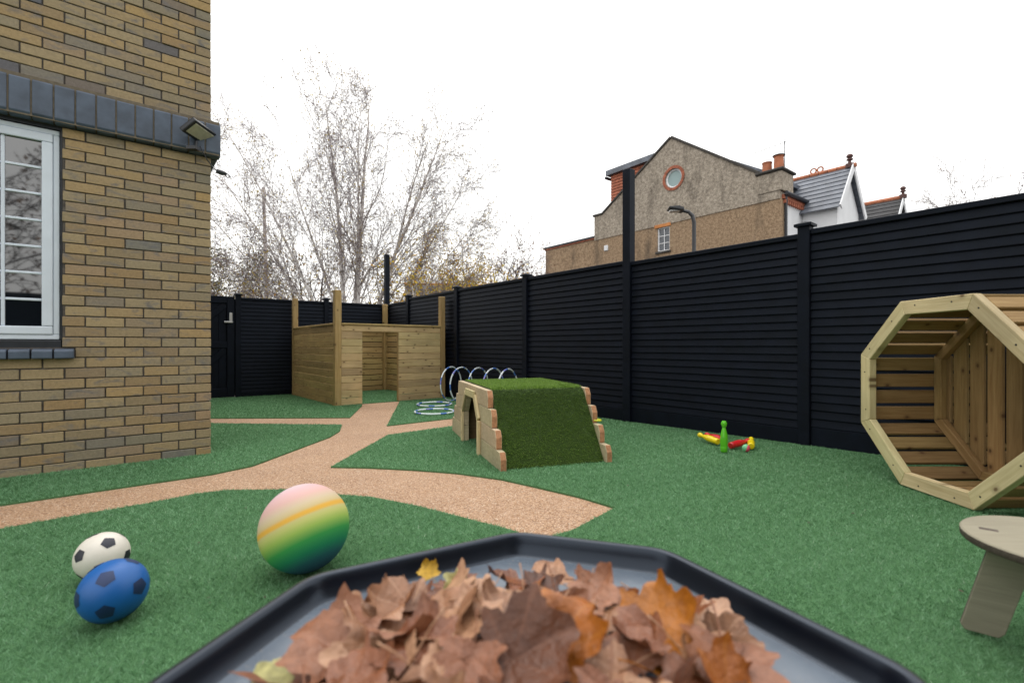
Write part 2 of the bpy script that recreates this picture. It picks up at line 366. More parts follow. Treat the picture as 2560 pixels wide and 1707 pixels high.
link('roof', me, plain('dark_roof_tiles', (.05, .05, .055), .8, .3, 10, .4, .01), bld, Matrix.Translation((0, 0, 5.61)))
_bm = {}
def brickmesh(l, dep):
    k = (round(l, 4), dep)
    if k not in _bm:
        me = MB().box(-l/2, l/2, 0, dep, -.0005, .0665).mesh('brick', bevel=.003); me.materials.append(MT['brick']); _bm[k] = me
    return _bm[k]
mass = MB(); massr = []
def massbrick(x0, x1, y0, y1, z0):
    n0 = len(mass.v); mass.box(x0, x1, y0, y1, z0, z0 + .065); massr.extend([random.random()] * (len(mass.v) - n0))
cnt = 0
for k in range(74):
    if 33 <= k <= 36: continue
    z = k * ZC + .005; x = 0.0; first = True
    while x > -5.95:
        if first and k % 2 == 0: L, dep = .1025, .215
        else: L, dep = .215, .1025
        x0, x1 = x - L, x
        xn = x0 - .01
        segs = [(x0, x1)]
        if 12 <= k < 33:                                          # cut round the window opening
            segs = []
            if x1 > WX1: segs.append((max(x0, WX1), x1))
            if x0 < WX0: segs.append((x0, min(x1, WX0)))
        if k == 11:
            segs = []
            if x1 > -.842: segs.append((max(x0, -.835), x1))
            if x0 < -2.08: segs.append((x0, min(x1, -2.085)))
        for a, b_ in segs:
            if b_ - a < .02: continue
            if b_ > -1.30 and k < 50:
                jit = random.gauss(0, .0017); cnt += 1
                link('brick', brickmesh(b_ - a + .0012, dep), None, bld, Matrix.Translation(((a+b_)/2 + random.gauss(0, .0008), jit, z + random.gauss(0, .0008))) @ Matrix.Rotation(random.gauss(0, .004), 4, 'Y') @ Matrix.Rotation(random.gauss(0, .006), 4, 'Z'))
            else: massbrick(a, b_, 0, dep, z)
        x = xn; first = False
    y = .225 if k % 2 == 0 else .1125                             # the return wall round the corner
    while y < 4.9: massbrick(-.1025, 0, y, y + .215, z); y += .225
print('individual bricks', cnt)
me = mass.mesh('brick_mass')
setrnd(me, massr if len(massr) == len(me.vertices) else np.random.rand(len(me.vertices)))
tag(link('brickwork', me, MT['brick_far'], bld), kind='stuff')
# unseen block added behind the viewpoint to darken faces turned towards the camera
link('added_shade_block', MB().box(.7, 6.6, -2.7, -1.35, -.2, 5.4).mesh('added_shade_block'), MT['brick'], bld, bld.matrix_basis.inverted())
# projecting blue brick band
mb = MB(); mb.box(-6, .054, -.055, .2, 33*ZC + .012, 37*ZC - .012); link('band_bedding', mb.mesh('band_bedding'), MT['blue_mortar'], bld)
prof = [(.03, 0), (-.045, 0), (-.062, .030), (-.062, .252), (-.03, .292), (.03, .292)]
bme = MB().prism([(p[0], p[1]) for p in prof], 'x', -.0515, .0515).mesh('band_brick', bevel=.003); bme.materials.append(MT['blue_brick'])
x = .062 - .0515; i = 0
while x > -5.9:
    if x > -1.6: link('band_brick', bme, None, bld, Matrix.Translation((x, random.uniform(-.0015, .0015), 33*ZC + .004)))
    x -= .1125; i += 1
xe = x
mb = MB(); mb.prism(prof, 'x', -5.95, -1.62); link('band_run', mb.mesh('band_run'), MT['blue_brick'], bld, Matrix.Translation((0, 0, 33*ZC + .004)))
rme = MB().prism([(-p[0], p[1]) for p in prof], 'y', .06, 4.9).mesh('band_return'); link('band_return', rme, MT['blue_brick'], bld, Matrix.Translation((0, 0, 33*ZC + .004)))
# sill bricks and board under the window
sme = MB().prism([(.08, 0), (-.045, 0), (-.05, .006), (-.05, .052), (-.038, .066), (.08, .075)], 'x', -.0515, .0515).mesh('sill_brick', bevel=.003); sme.materials.append(MT['blue_brick'])
x = -.842 - .0515
while x > -2.06:
    link('sill_brick', sme, None, bld, Matrix.Translation((x, random.uniform(-.002, .002), 11*ZC - .004)) @ Matrix.Rotation(random.uniform(-.01, .01), 4, 'Y')); x -= .1125
mb = MB(); mb.box(WX0 + .003, WX1 - .003, .012, .2, WZ0 - .014, WZ0 + .052); link('sill_board', mb.mesh('sill_board', bevel=.006), MT['black_board'], bld)
mb = MB(); mb.box(WX1 - .012, WX1 - .001, .012, .2, WZ0 + .053, WZ1 - .002); mb.box(WX0 + .013, WX1 - .013, .012, .2, WZ1 - .022, WZ1 - .002); link('reveal_trim', mb.mesh('reveal_trim'), MT['black_board'], bld)
# window: frame > sashes, bars, panes
fx0, fx1, fz0, fz1 = WX0 + .015, WX1 - .016, WZ0 + .056, WZ1 - .026
def ring(mb, x0, x1, z0, z1, wd, y0, y1):
    mb.box(x0, x1, y0, y1, z0, z0 + wd); mb.box(x0, x1, y0, y1, z1 - wd, z1)
    mb.box(x0, x0 + wd, y0, y1, z0 + wd + .0005, z1 - wd - .0005); mb.box(x1 - wd, x1, y0, y1, z0 + wd + .0005, z1 - wd - .0005); return mb
win = link('window', ring(MB(), fx0, fx1, fz0, fz1, .035, .03, .10).mesh('window', bevel=.004), MT['upvc'], bld)
m, t, b = nodes('window_glass'); b.inputs['Base Color'].default_value = (.006, .008, .011, 1); b.inputs['Roughness'].default_value = .03; b.inputs['IOR'].default_value = 2.35
v, r = coords(t); bump(t, b, tex(t, v, 1.5, 2), .05, .01); MT['glass'] = m
half = (fx0 + fx1) / 2
for sx0, sx1 in ((fx0 + .036, half - .002), (half + .002, fx1 - .036)):
    z0, z1 = fz0 + .036, fz1 - .036
    link('sash', ring(MB(), sx0, sx1, z0, z1, .058, .022, .08).mesh('sash', bevel=.008, seg=2), MT['upvc'], win)
    ax0, ax1, az0, az1 = sx0 + .058, sx1 - .058, z0 + .058, z1 - .058
    xm = (ax0 + ax1) / 2; pz = (az1 - az0) / 7
    link('glazing_bar', MB().box(xm - .010, xm + .010, .038, .060, az0, az1).mesh('bar', bevel=.004), MT['upvc'], win)
    for q in range(1, 7):
        for c0, c1 in ((ax0, xm - .0102), (xm + .0102, ax1)):
            link('glazing_bar', MB().box(c0, c1, .039, .060, az0 + q*pz - .009, az0 + q*pz + .009).mesh('bar', bevel=.004), MT['upvc'], win)
    for q in range(7):
        for c0, c1 in ((ax0, xm), (xm, ax1)):
            link('pane', MB().box(c0, c1, .050, .056, az0 + q*pz, az0 + (q+1)*pz).mesh('pane'), MT['glass'], win)
mb = MB().box(fx0, fx1, .12, .13, fz0, fz1); link('blind', mb.mesh('blind'), MT['black_board'], bld)

# floodlight on the band
fl = thing('floodlight', 'black LED floodlight tilted down on the blue brick band near the corner', 'floodlight', (-2.50, 3.875, 2.60))
Mf = Matrix.Rotation(R(90), 4, 'Z') @ Matrix.Rotation(R(52), 4, 'X')          # long axis into the yard, face outward and down
mb = MB(); mb.box(-.165, .165, -.002, .034, -.07, .07); link('housing', mb.mesh('housing', bevel=.008, seg=2), MT['black_plastic'], fl, Mf)
mb = MB(); [mb.box(-.14 + .028*i, -.134 + .028*i, .034, .048, -.055, .055) for i in range(11)]; link('cooling_fins', mb.mesh('fins'), MT['black_plastic'], fl, Mf)
mb = MB(); mb.box(-.14, .14, -.006, .0, -.05, .05); link('lens_panel', mb.mesh('lens', bevel=.003), plain('led_panel', (.42, .40, .30), .25, .1, 30, .1), fl, Mf)
mb = MB().tube([(-.05, .0, -.05), (-.055, .0, -.10), (-.09, -.03, -.115)], .012, 8); mb.box(-.10, -.02, -.05, .0, -.13, -.105); link('bracket', mb.mesh('bracket'), MT['black_plastic'], fl)
pts = [(-.02, .0, -.09), (.0, .05, -.17), (.03, .10, -.235), (.065, .125, -.26), (.10, .13, -.262), (.135, .12, -.275), (.16, .115, -.30), (.14, .11, -.31), (.11, .12, -.28)]
link('cable', MB().tube(pts, .004, 6).mesh('cable', smooth='all'), MT['black_plastic'], fl)
link('connector', MB().tube([(.045, .115, -.25), (.085, .13, -.262), (.115, .128, -.268)], [.018, .02, .012], 8).mesh('connector', smooth=True), MT['black_plastic'], fl)

# ================================================================== fences
def slatmesh(L):
    k = ('slat', round(L, 3))
    if k not in _bc:     # feather-edged slat: thin at the top, lip at the bottom
        me = MB().prism([(0, -.001), (-.014, -.0005), (-.016, .005), (-.004, .067), (0, .0685)], 'x', -L/2, L/2).mesh('slat'); me.materials.append(MT['fence']); _bc[k] = me
    return _bc[k]
def fence_panel(root, a, b, zb, zt, inward, kick=.17, joined=False):
    """slats between two posts; inward points to the yard"""
    a = Vector(a); b = Vector(b); d = (b - a).normalized(); L = (b - a).length; mid = (a + b) / 2
    F0 = frame((mid.x, mid.y, 0), d, -Vector(inward))
    if F0.col[2][2] < 0: F0 = frame((mid.x, mid.y, 0), -d, -Vector(inward))
    link('kick_board', boxmesh(L, .03, kick, .004, MT['fence']), None, root, F0 @ Matrix.Translation((0, .0, zb + kick/2)))
    link('top_rail', boxmesh(L, .05, .045, .005, MT['fence']), None, root, F0 @ Matrix.Translation((0, -.004, zt - .0225)))
    n = int((zt - .05 - zb - kick) / .0715); p = (zt - .05 - zb - kick) / n
    if joined:
        mb = MB()
        for i in range(n): mb.box(-L/2, L/2, -.02, 0, zb + kick + i*p + .004, zb + kick + (i+1)*p - .003)
        tag(link('slat_run', mb.mesh('slat_run'), MT['fence'], root, F0), kind='stuff')
    else:
        for i in range(n): link('slat', slatmesh(L), None, root, F0 @ Matrix.Translation((0, 0, zb + kick + i*p + .003)) @ Matrix.Rotation(random.uniform(-.0007, .0007), 4, 'Y'))
    link('backing_board', boxmesh(L, .012, zt - zb - .03, 0, MT['fence']), None, root, F0 @ Matrix.Translation((0, .012, (zt + zb) / 2 - .01)))
def post(root, x, y, zb, zt, s=.095, cap=True, d=RDIR, mat=None):
    F0 = frame((x, y, 0), d, (-d.y, d.x, 0)); mat = mat or MT['fence']
    p = link('post', boxmesh(s, s, zt - zb, .005, mat), None, root, F0 @ Matrix.Translation((0, 0, (zt + zb) / 2)))
    if cap:
        c = MB(); c.box(-s*.72, s*.72, -s*.72, s*.72, 0, .022); c.add([(-s*.7, -s*.7, .022), (s*.7, -s*.7, .022), (s*.7, s*.7, .022), (-s*.7, s*.7, .022), (0, 0, .05)], [(0,1,4),(1,2,4),(2,3,4),(3,0,4)])
        link('post_cap', c.mesh('cap'), mat, p, F0 @ Matrix.Translation((0, 0, zt)))
    return p
rin = Vector((-.778, -.628, 0))
fr = thing('slatted_fence', 'long black horizontal slat fence along the right side of the yard', 'fence', (RF(5.632), 5.632, 0))
off = Vector(fr.location)
fr_posts = [-.25, 1.249, 2.709, 4.17, 5.632, 7.066, 8.53, 9.99, 10.8]
tops = [1.90, 1.90, 1.90, 1.875, 1.90, 1.90, 1.89, 1.83]
class Off:                                                       # children are placed relative to the root's base
    pass
def shifted(root, fn, *a, **k):
    n0 = set(bpy.data.objects.keys()); fn(root, *a, **k)
    for o in bpy.data.objects:
        if o.name not in n0 and o.parent == root: o.location -= root.location
for i, (ya, yb) in enumerate(zip(fr_posts[:-1], fr_posts[1:])):
    a = Vector((RF(ya), ya, 0)); b_ = Vector((RF(yb), yb, 0)); d = (b_ - a).normalized()
    zb = gz((a.x + b_.x)/2, (ya + yb)/2) - .02
    fence_panel(fr, a + d * .048 - off, b_ - d * .048 - off, zb, tops[i], rin)
for i, y in enumerate(fr_posts):
    z = 1.93 if i <= 3 else 1.92
    tall = (i == 4)
    if i == 8: continue
    zt = 2.96 if tall else z
    p = post(fr, RF(y) - off.x, y - off.y, gz(RF(y), y) - .1, zt, .105 if tall else .095, not tall)
post(fr, RF(10.8) - off.x - .02, 10.8 - off.y + .02, -.15, 2.95, .10, False)
for o in [c for c in bpy.data.objects if c.name.startswith('post')]: pass
bin_ = Vector((.561, -.828, 0))
fb = thing('slatted_fence', 'black slatted fence across the back of the yard beside the gate', 'fence', CORNER)
bpos = [0, 1.32, 2.93]
for i, (s0, s1) in enumerate(zip(bpos[:-1], bpos[1:])):
    a = BDIR * (s0 + (.06 if i == 0 else .048)); b_ = BDIR * (s1 - .048)
    fence_panel(fb, a, b_, -.12, 1.82, bin_, .12)
for s in bpos[1:]: post(fb, BDIR.x * s, BDIR.y * s, -.15, 1.86, .095, True, BDIR)
post(fb, BDIR.x * 4.05, BDIR.y * 4.05, -.15, 1.86, .095, True, BDIR)
fence_panel(fb, BDIR * 4.10, BDIR * 5.9, -.12, 1.82, bin_, .12, joined=True)
# gate
gt = thing('garden_gate', 'black ledged and braced gate with silver latch beside the brick corner', 'gate', CORNER + BDIR * 2.99)
GF = frame((0, 0, 0), BDIR, -bin_)                                # x towards the hinge side (left), y outward... z checked below
if GF.col[2][2] < 0: GF = frame((0, 0, 0), -BDIR, -bin_); sg = -1
else: sg = 1
def gb(name, x0, x1, z0, z1, y0, y1, mat=None, parent=None, bev=.004):
    X0, X1 = sorted((sg*x0, sg*x1)); return link(name, MB().box(X0, X1, y0, y1, z0, z1).mesh(name, bevel=bev), mat or MT['fence'], parent or gt, GF)
nb = 8; bw = .98 / nb
for i in range(nb): gb('board', .01 + i*bw + .0007, .01 + (i+1)*bw - .0007, -.06, 1.80, .0, .018)
gb('backing_board', -.06, 1.05, -.05, 1.79, .0195, .03); gb('stile', 0, .12, -.07, 1.83, -.028, -.001); gb('stile', .88, 1.0, -.07, 1.83, -.028, -.001)
gb('rail', .122, .878, 1.70, 1.83, -.026, -.002); gb('rail', .122, .878, .86, .98, -.026, -.002); gb('rail', .122, .878, -.07, .10, -.026, -.002)
for z0, z1 in ((.12, .84), (1.0, 1.68)):
    a = Vector((sg*.14, -.013, z1)); b_ = Vector((sg*.86, -.013, z0)); o = link('brace', boxmesh((b_-a).length - .05, .02, .10, .003, MT['fence']), None, gt, GF @ frame((a+b_)/2, b_-a, (0, 1, 0)))
la = gb('latch', .035, .085, 1.36, 1.52, -.05, -.0285, MT['steel']); gb('handle', .03, .17, 1.33, 1.358, -.075, -.045, MT['steel'], la)
# fence behind the viewpoint (seen only as a reflection in the window)
f2 = thing('slatted_fence', 'black slatted fence reflected in the lower panes of the white window', 'fence', (1.9, -3.6, 0))
for i in range(3):
    a = BDIR * (i * 1.88 + .05); b_ = BDIR * ((i + 1) * 1.88 - .05); fence_panel(f2, a, b_, -.1, 1.95, (-BDIR.y*0 -.561, .828, 0), .17, joined=True)
for i in range(4): post(f2, BDIR.x*i*1.88, BDIR.y*i*1.88, -.15, 2.0, .095, True, BDIR)

# ================================================================== timber playhouse
PB = Vector((-2.75, 7.55, 0)); E1 = Vector((-.62, .785, 0)).normalized(); E2 = Vector((.785, .62, 0)).normalized()
ph = thing('timber_playhouse', 'roofless square timber playhouse with doorway and four corner posts', 'playhouse', (PB.x, PB.y, gz(PB.x, PB.y)))
ph.matrix_basis = frame((PB.x, PB.y, gz(PB.x, PB.y)), E2, E1)      # x along the front, y to the back
PW, PD, PH = 1.88, 2.5, 1.285
def gl(x, y):
    p = PB + E2 * x + E1 * y; return gz(p.x, p.y) - gz(PB.x, PB.y)
for x, y, top, s in ((0, 0, 1.815, .105), (PW, 0, 1.83, .095), (0, PD, 1.88, .095), (PW, PD, 1.86, .095)):
    zb = gl(x, y) - .01
    o = board('post', ph, (x, y, zb), (x, y, top), s, s, (0, 1, 0), MT['play_wood'], .008)
def wallboards(p0, p1, nrm, z0, z1, n, mat, gap=.006, offs=0, th=.024):
    p0 = Vector(p0); p1 = Vector(p1); h = (z1 - z0) / n
    for i in range(n):
        zc = z0 + (i + .5) * h; g = gap * random.uniform(.5, 1.6); nn = Vector(nrm) * (offs + random.uniform(-.0015, .0015))
        board('plank', ph, p0 + Vector((0, 0, zc)) + nn, p1 + Vector((0, 0, zc)) + nn, h - g, th, nrm, mat, .004)
e = .055
zf = lambda x: gl(x, 0)
wallboards((e, -.02, 0), (.393, -.02, 0), (0, -1, 0), .0, 1.17, 10, MT['play_deck'])
wallboards((1.027, -.02, 0), (PW - .05, -.02, 0), (0, -1, 0), -.0, 1.17, 10, MT['play_deck'])
board('lintel_plank', ph, (e, -.021, 1.223), (PW - .05, -.021, 1.223), .098, .026, (0, -1, 0), MT['play_deck'])
wallboards((-.02, e, 0), (-.02, PD - .05, 0), (-1, 0, 0), -.03, 1.265, 11, MT['play_wood'], .008)
wallboards((e, PD + .02, 0), (PW - .05, PD + .02, 0), (0, 1, 0), -.05, 1.265, 11, MT['play_wood'], .012)
wallboards((PW + .02, e, 0), (PW + .02, PD - .05, 0), (1, 0, 0), -.03, 1.265, 11, MT['play_wood'], .012)
for p0, p1 in (((e, -.01, 1.288), (PW - .05, -.01, 1.288)), ((-.01, e, 1.288), (-.01, PD - .05, 1.288)), ((e, PD, 1.288), (PW - .05, PD, 1.288)), ((PW, e, 1.288), (PW, PD - .05, 1.288))):
    board('capping_rail', ph, p0, p1, .09, .028, (0, 0, 1), MT['play_wood'])
for x in (.375, 1.046): board('door_stud', ph, (x, .022, 0), (x, .022, 1.17), .045, .04, (0, 1, 0), MT['play_wood'])
for y in (.85, 1.65): board('stud', ph, (.022, y, 0), (.022, y, 1.26), .045, .05, (1, 0, 0), MT['play_wood'])

# ================================================================== hoops
m, t, b = nodes('hoop_stripes'); at = t.nodes.new('ShaderNodeAttribute'); at.attribute_name = 'rnd'; sp = t.nodes.new('ShaderNodeSeparateColor'); t.links.new(at.outputs['Color'], sp.inputs[0])
t.links.new(ramp(t, sp.outputs[0], [(0, (.75, .82, .88)), (.34, (.10, .22, .62)), (.67, (.30, .28, .70))], 'CONSTANT'), b.inputs['Base Color']); b.inputs['Roughness'].default_value = .25
MT['hoop'] = m
def hoop_mesh(r, seed):
    rr = random.Random(seed); mb = MB(); n = 64; nn = 8
    mb.tube([(r*math.cos(2*math.pi*i/n), r*math.sin(2*math.pi*i/n), 0) for i in range(n)], .0115, nn, True)
    me = mb.mesh('hoop', smooth='all'); off_ = rr.randint(0, 9); pat = [.1, .1, .4, .4, .1, .1, .1, .5, .8, .1]
    setrnd(me, [pat[((i // nn) // 2 + off_) % 10] for i in range(n * nn)]); return me
HM = [hoop_mesh(.285, 3), hoop_mesh(.262, 5)]
for me in HM: me.materials.append(MT['hoop'])
for (x, y), lb in (((-1.20, 7.42), 'blue and white hoop lying flat on the turf, nearer the playhouse'), ((-1.05, 6.50), 'blue and white hoop lying flat on the turf, nearer the gravel path')):
    o = link('hula_hoop', HM[1], None, None, Matrix.Translation((x, y, gz(x, y) + .03)) @ Matrix.Rotation(random.random()*6, 4, 'Z')); tag(o, lb, 'hoop', 'hoops lying on the turf')
hl = ['standing hoop nearest the playhouse in the row of upright hoops', 'standing hoop second from the playhouse in the row of upright hoops', 'standing hoop in the middle of the row of five upright hoops', 'standing hoop fourth from the playhouse in the row of upright hoops', 'standing hoop farthest right in the row of five upright hoops']
for i, (x, y, yaw) in enumerate(((-1.03, 8.12, 60), (-.83, 7.88, 57), (-.53, 7.58, 60), (-.28, 7.26, 58), (-.058, 6.95, 60))):
    o = link('hula_hoop', HM[0], None, None, Matrix.Translation((x, y, gz(x, y) + .292)) @ Matrix.Rotation(R(yaw), 4, 'Z') @ Matrix.Rotation(R(90), 4, 'X') @ Matrix.Rotation(i*1.3, 4, 'Z'))
    tag(o, hl[i], 'hoop', 'upright hoops in a row by the fence')

# ================================================================== turf-covered tunnel
HX = Vector((.954, .299, 0)).normalized(); HY = Vector((-.299, .954, 0)).normalized()
HO = Vector((-.08, 3.31, 0)); HO.z = gz(HO.x, HO.y) + .0
hill = thing('play_tunnel', 'turf covered wooden tunnel ramp with stepped board sides', 'play tunnel', HO)
hill.matrix_basis = frame(HO, HX, HY)
HWd, HD, HT, HHt = .865, 1.84, .045, .532
def zl(y): p = HO + HY * y; return gz(p.x, p.y) - HO.z
steps = [(0.0, 1.84), (.115, 1.74), (.235, 1.63), (.35, 1.52)]      # each board's front and back end
bh = HHt / 4
slope = -.0125
open_z = .43
# the hexagonal opening in the near side: bottom between .62 and 1.16
def opening(z): # half width at height z
    if z < .26: return .30
    if z < open_z: return .30 - (.30 - .16) * (z - .26) / (open_z - .26)
    return 0
OC = .92
for side, xs in (('near', 0.0), ('far', HWd - HT)):
    for i, (y0, y1) in enumerate(steps):
        z0, z1 = i * bh + .001 + (0 if i else -.03), (i + 1) * bh - .002
        ch = .05
        def piece(pts):
            mb = MB().prism(pts, 'x', 0, HT); me = mb.mesh('side_board', bevel=.003); me.materials.append(MT['hill_wood']); me.materials.append(MT['hill_end'])
            for p in me.polygons:
                if abs(p.normal.x) < .3 and (abs(p.normal.y) > .5) and abs(p.normal.y) > .3:
                    if p.center.y < y0 + ch + .01 or p.center.y > y1 - ch - .01: p.material_index = 1
            return link('side_board', me, None, hill, Matrix(((1,0,0,xs),(0,1,0,0),(0,-.0,1,slope*0),(0,0,0,1))))
        if side == 'near':
            if z1 < open_z:
                piece([(y0, z0), (OC - opening(z0), z0), (OC - opening(z1), z1), (y0 + ch*.55, z1), (y0, z1 - ch)])
                piece([(OC + opening(z0), z0), (y1, z0), (y1, z1 - ch), (y1 - ch*.55, z1), (OC + opening(z1), z1)])
            else:
                zc = max(open_z, z0); a = opening(z0)
                pts = [(y0, z0), (OC - a, z0), (OC - .16, open_z), (OC + .16, open_z), (OC + a, z0), (y1, z0), (y1, z1 - ch), (y1 - ch*.55, z1), (y0 + ch*.55, z1), (y0, z1 - ch)] if z0 < open_z else [(y0, z0), (y1, z0), (y1, z1 - ch), (y1 - ch*.55, z1), (y0 + ch*.55, z1), (y0, z1 - ch)]
                piece(pts)
        else: piece([(y0, z0), (y1, z0), (y1, z1 - ch), (y1 - ch*.55, z1), (y0 + ch*.55, z1), (y0, z1 - ch)])
# trim boards round the opening
def trim(p, q, wd, ext=0):
    p = Vector((-.0125, OC + p[0], p[1])); q = Vector((-.0125, OC + q[0], q[1])); board('opening_trim', hill, p, q, wd, .022, (-1, 0, 0), MT['barrel_wood'], .003)
trim((-.325, -.03), (-.325, .27), .06); trim((.325, -.03), (.325, .27), .06); trim((-.322, .275), (-.185, .45), .06); trim((.322, .275), (.185, .45), .06); trim((-.165, .462), (.165, .462), .06)
# inner lining and end wall of the tunnel
def lin(y, z): return (y, z)
mb = MB(); mb.box(.05, HWd - .05, OC - .40, OC - .372, -.03, .35); mb.box(.05, HWd - .05, OC + .372, OC + .40, -.03, .35); mb.box(.05, HWd - .05, OC - .36, OC + .36, .45, .47); mb.box(HWd - .07, HWd - .05, OC - .37, OC + .37, -.03, .44)
link('lining', mb.mesh('lining'), MT['tunnel_in'], hill)
# turf skin: front slope, top, back slope
sk = [(.02, -.02), (.385, .50), (.42, .528), (.47, .538), (1.34, .538), (1.39, .53), (1.44, .50), (1.82, -.03)]
mb = MB(); skin_t = [(y, z - .03) for y, z in sk][::-1]
mb.prism([(p[0], p[1]) for p in sk] + [(1.78, -.03), (1.42, .47), (1.36, .505), (.45, .505), (.41, .47), (.06, -.02)], 'x', HT + .002, HWd - HT - .002)
m, t, b = nodes('hill_turf_backing'); b.inputs['Base Color'].default_value = (.02, .035, .008, 1); b.inputs['Roughness'].default_value = .95; v, r = coords(t)
t.links.new(ramp(t, tex(t, v, 150), [(.3, (.015, .03, .005)), (.7, (.045, .085, .014))]), b.inputs['Base Color']); MT['hill_turf'] = m
link('turf_cover', mb.mesh('turf_cover'), MT['hill_turf'], hill)
Vs, Rs = [], []
for (ya, za), (yb, zb) in zip(sk[:-1], sk[1:]):
    L = math.hypot(yb - ya, zb - za); n = int(L * (HWd - 2*HT) * 50000); s_ = np.random.rand(n); x = np.random.uniform(HT + .003, HWd - HT - .003, n)
    P = np.stack([x, ya + (yb - ya)*s_, za + (zb - za)*s_], 1); nv = np.array([0, -(zb - za)/L, (yb - ya)/L])
    V, r_ = blades(P, .022, .0034, .8, np.random.beta(2, 3, n), nv * .75, (0, -.15 if ya < .4 else 0, -.45 if ya < .4 else 0)); Vs.append(V); Rs.append(r_)
MT['hill_grass'] = attrcol('hill_grass', [(0, (.045, .10, .012)), (.4, (.16, .29, .04)), (.75, (.30, .46, .085)), (1, (.52, .58, .20))], .5, .4, .3)
tag(link('turf_pile', blade_mesh('turf_pile', np.concatenate(Vs), np.concatenate(Rs)), MT['hill_grass'], hill), kind='stuff')
def hp(x, y, z): return hill.matrix_basis @ Vector((x, y, z))
# small yellow lid on the far side's step
MT['yellow_green'] = plain('yellow_green_plastic', (.55, .58, .02), .35, .1, 10, .05)
c = hp(HWd - HT/2 + .02, .285, bh*2 + .012)
o = link('toy_lid', MB().lathe([(.0, 0), (.058, .001), (.06, .006), (.055, .012), (.03, .016), (.0, .017)], 20).mesh('toy_lid', smooth=True), MT['yellow_green'], None, Matrix.Translation(c) @ Matrix.Rotation(R(6), 4, 'Y'))
tag(o, 'small yellow green plastic lid on a step of the tunnel side', 'toy')

# ================================================================== skittles
SK = [(0, 0), (.022, .001), (.027, .008), (.0275, .045), (.0265, .048), (.027, .052), (.029, .075), (.0295, .10), (.0285, .118), (.0265, .120), (.0285, .123), (.026, .14), (.021, .165), (.016, .187), (.0125, .198), (.0155, .205), (.0205, .216), (.0225, .229), (.021, .241), (.014, .251), (.0, .254)]
sk_me = MB().lathe([(max(r_, .0005), z) for r_, z in SK], 28).mesh('skittle', smooth=True)
def gloss(name, col): return plain(name, col, .28, .05, 6, .02, .001, .5)
MT['green_p'] = gloss('green_plastic', (.11, .50, .02)); MT['yellow_p'] = gloss('yellow_plastic', (.75, .58, .01)); MT['red_p'] = gloss('red_plastic', (.55, .015, .02)); MT['pink_p'] = gloss('pink_plastic', (.70, .08, .13))
def skittle(mat, loc, d=None, label='', sc_=1.0):
    me = sk_me.copy(); me.materials.clear(); me.materials.append(mat); x, y = loc
    if d is None: M_ = Matrix.Translation((x, y, gz(x, y) + .008))
    else:
        Z = Vector((d[0], d[1], .02)).normalized(); M_ = Z.to_track_quat('Z', 'Y').to_matrix().to_4x4(); M_.translation = (x, y, gz(x, y) + .042)
    o = link('skittle', me, None, None, M_ @ Matrix.Scale(sc_, 4)); return tag(o, label, 'skittle', 'toy skittles by the fence')
skittle(MT['green_p'], (1.709, 3.87), None, 'upright green plastic skittle on the turf')
skittle(MT['yellow_p'], (1.775, 4.13), (-.08, .25), 'yellow skittle lying behind the upright green one')
skittle(MT['red_p'], (1.80, 3.96), (.23, .13), 'long red skittle lying right of the green one')
skittle(MT['red_p'], (1.86, 4.20), (-.2, .7), 'red skittle lying mostly hidden behind the upright green one')
skittle(MT['yellow_p'], (1.955, 3.925), (.12, .24), 'yellow skittle lying end on behind the small ball')
me = bpy.data.meshes.new('skittle_ball'); bm = bmesh.new(); bmesh.ops.create_uvsphere(bm, u_segments=28, v_segments=16, radius=.031); [setattr(f, 'smooth', True) for f in bm.faces]; bm.to_mesh(me); bm.free()
me.materials.append(gloss('mint_plastic', (.16, .48, .25))); me.materials.append(MT['pink_p'])
for p in me.polygons: p.material_index = 1 if p.center.x > .002 else 0
o = link('skittle_ball', me, None, None, Matrix.Translation((1.885, 3.865, gz(1.885, 3.865) + .041)) @ Matrix.Rotation(R(-20), 4, 'Z') @ Matrix.Rotation(R(20), 4, 'Y')); tag(o, 'small green and pink skittle ball on the turf', 'ball')

# ================================================================== octagonal barrel
BL = Vector((2.385, 2.665, 0)); bz = gz(BL.x, BL.y) + .012
brl = thing('octagonal_barrel', 'open octagonal slatted timber barrel lying on its side by the fence', 'barrel', (BL.x, BL.y, bz), R(0.5))
AP = .55
def octp(ap, k): a = R(22.5 + 45*k); r_ = ap / math.cos(R(22.5)); return (r_*math.cos(a), AP + r_*math.sin(a))
def ring8(name, a0, a1, x0, x1, mat):
    for k in range(8):
        pts = [octp(a1, k), octp(a1, k+1), octp(a0, k+1), octp(a0, k)]
        cy = sum(p[0] for p in pts)/4; cz = sum(p[1] for p in pts)/4; ang = R(22.5 + 45*k + 22.5 + 90)
        # local frame: X along the segment so that the grain follows it
        X = Vector((0, math.cos(ang), math.sin(ang))); F0 = frame((0, cy, cz), X, (-1, 0, 0)); inv_ = F0.inverted()
        mb = MB(); vs_ = [(xx, p[0], p[1]) for xx in (x0, x1) for p in pts]
        mb.add([inv_ @ Vector(q) for q in vs_], [(0,1,2,3), (7,6,5,4), (0,4,5,1), (1,5,6,2), (2,6,7,3), (3,7,4,0)])
        s_ = mb.mesh(name, bevel=.003); seg_ = link(name, s_, mat, brl, F0)
        if name == 'front_frame':
            for q_ in (-.13 + random.uniform(-.03, .03), .12 + random.uniform(-.03, .03)): link('screw', MB().lathe([(.005, 0), (.005, .0015), (.001, .002)], 8).mesh('screw'), MT['gutter_dark'], seg_, F0 @ Matrix.Translation((q_, 0, random.uniform(-.015, .015))) @ Matrix.Translation((0, .0445, 0)) @ Matrix.Rotation(R(-90), 4, 'X'))
ring8('front_frame', AP - .08, AP, -.045, 0, MT['barrel_wood'])
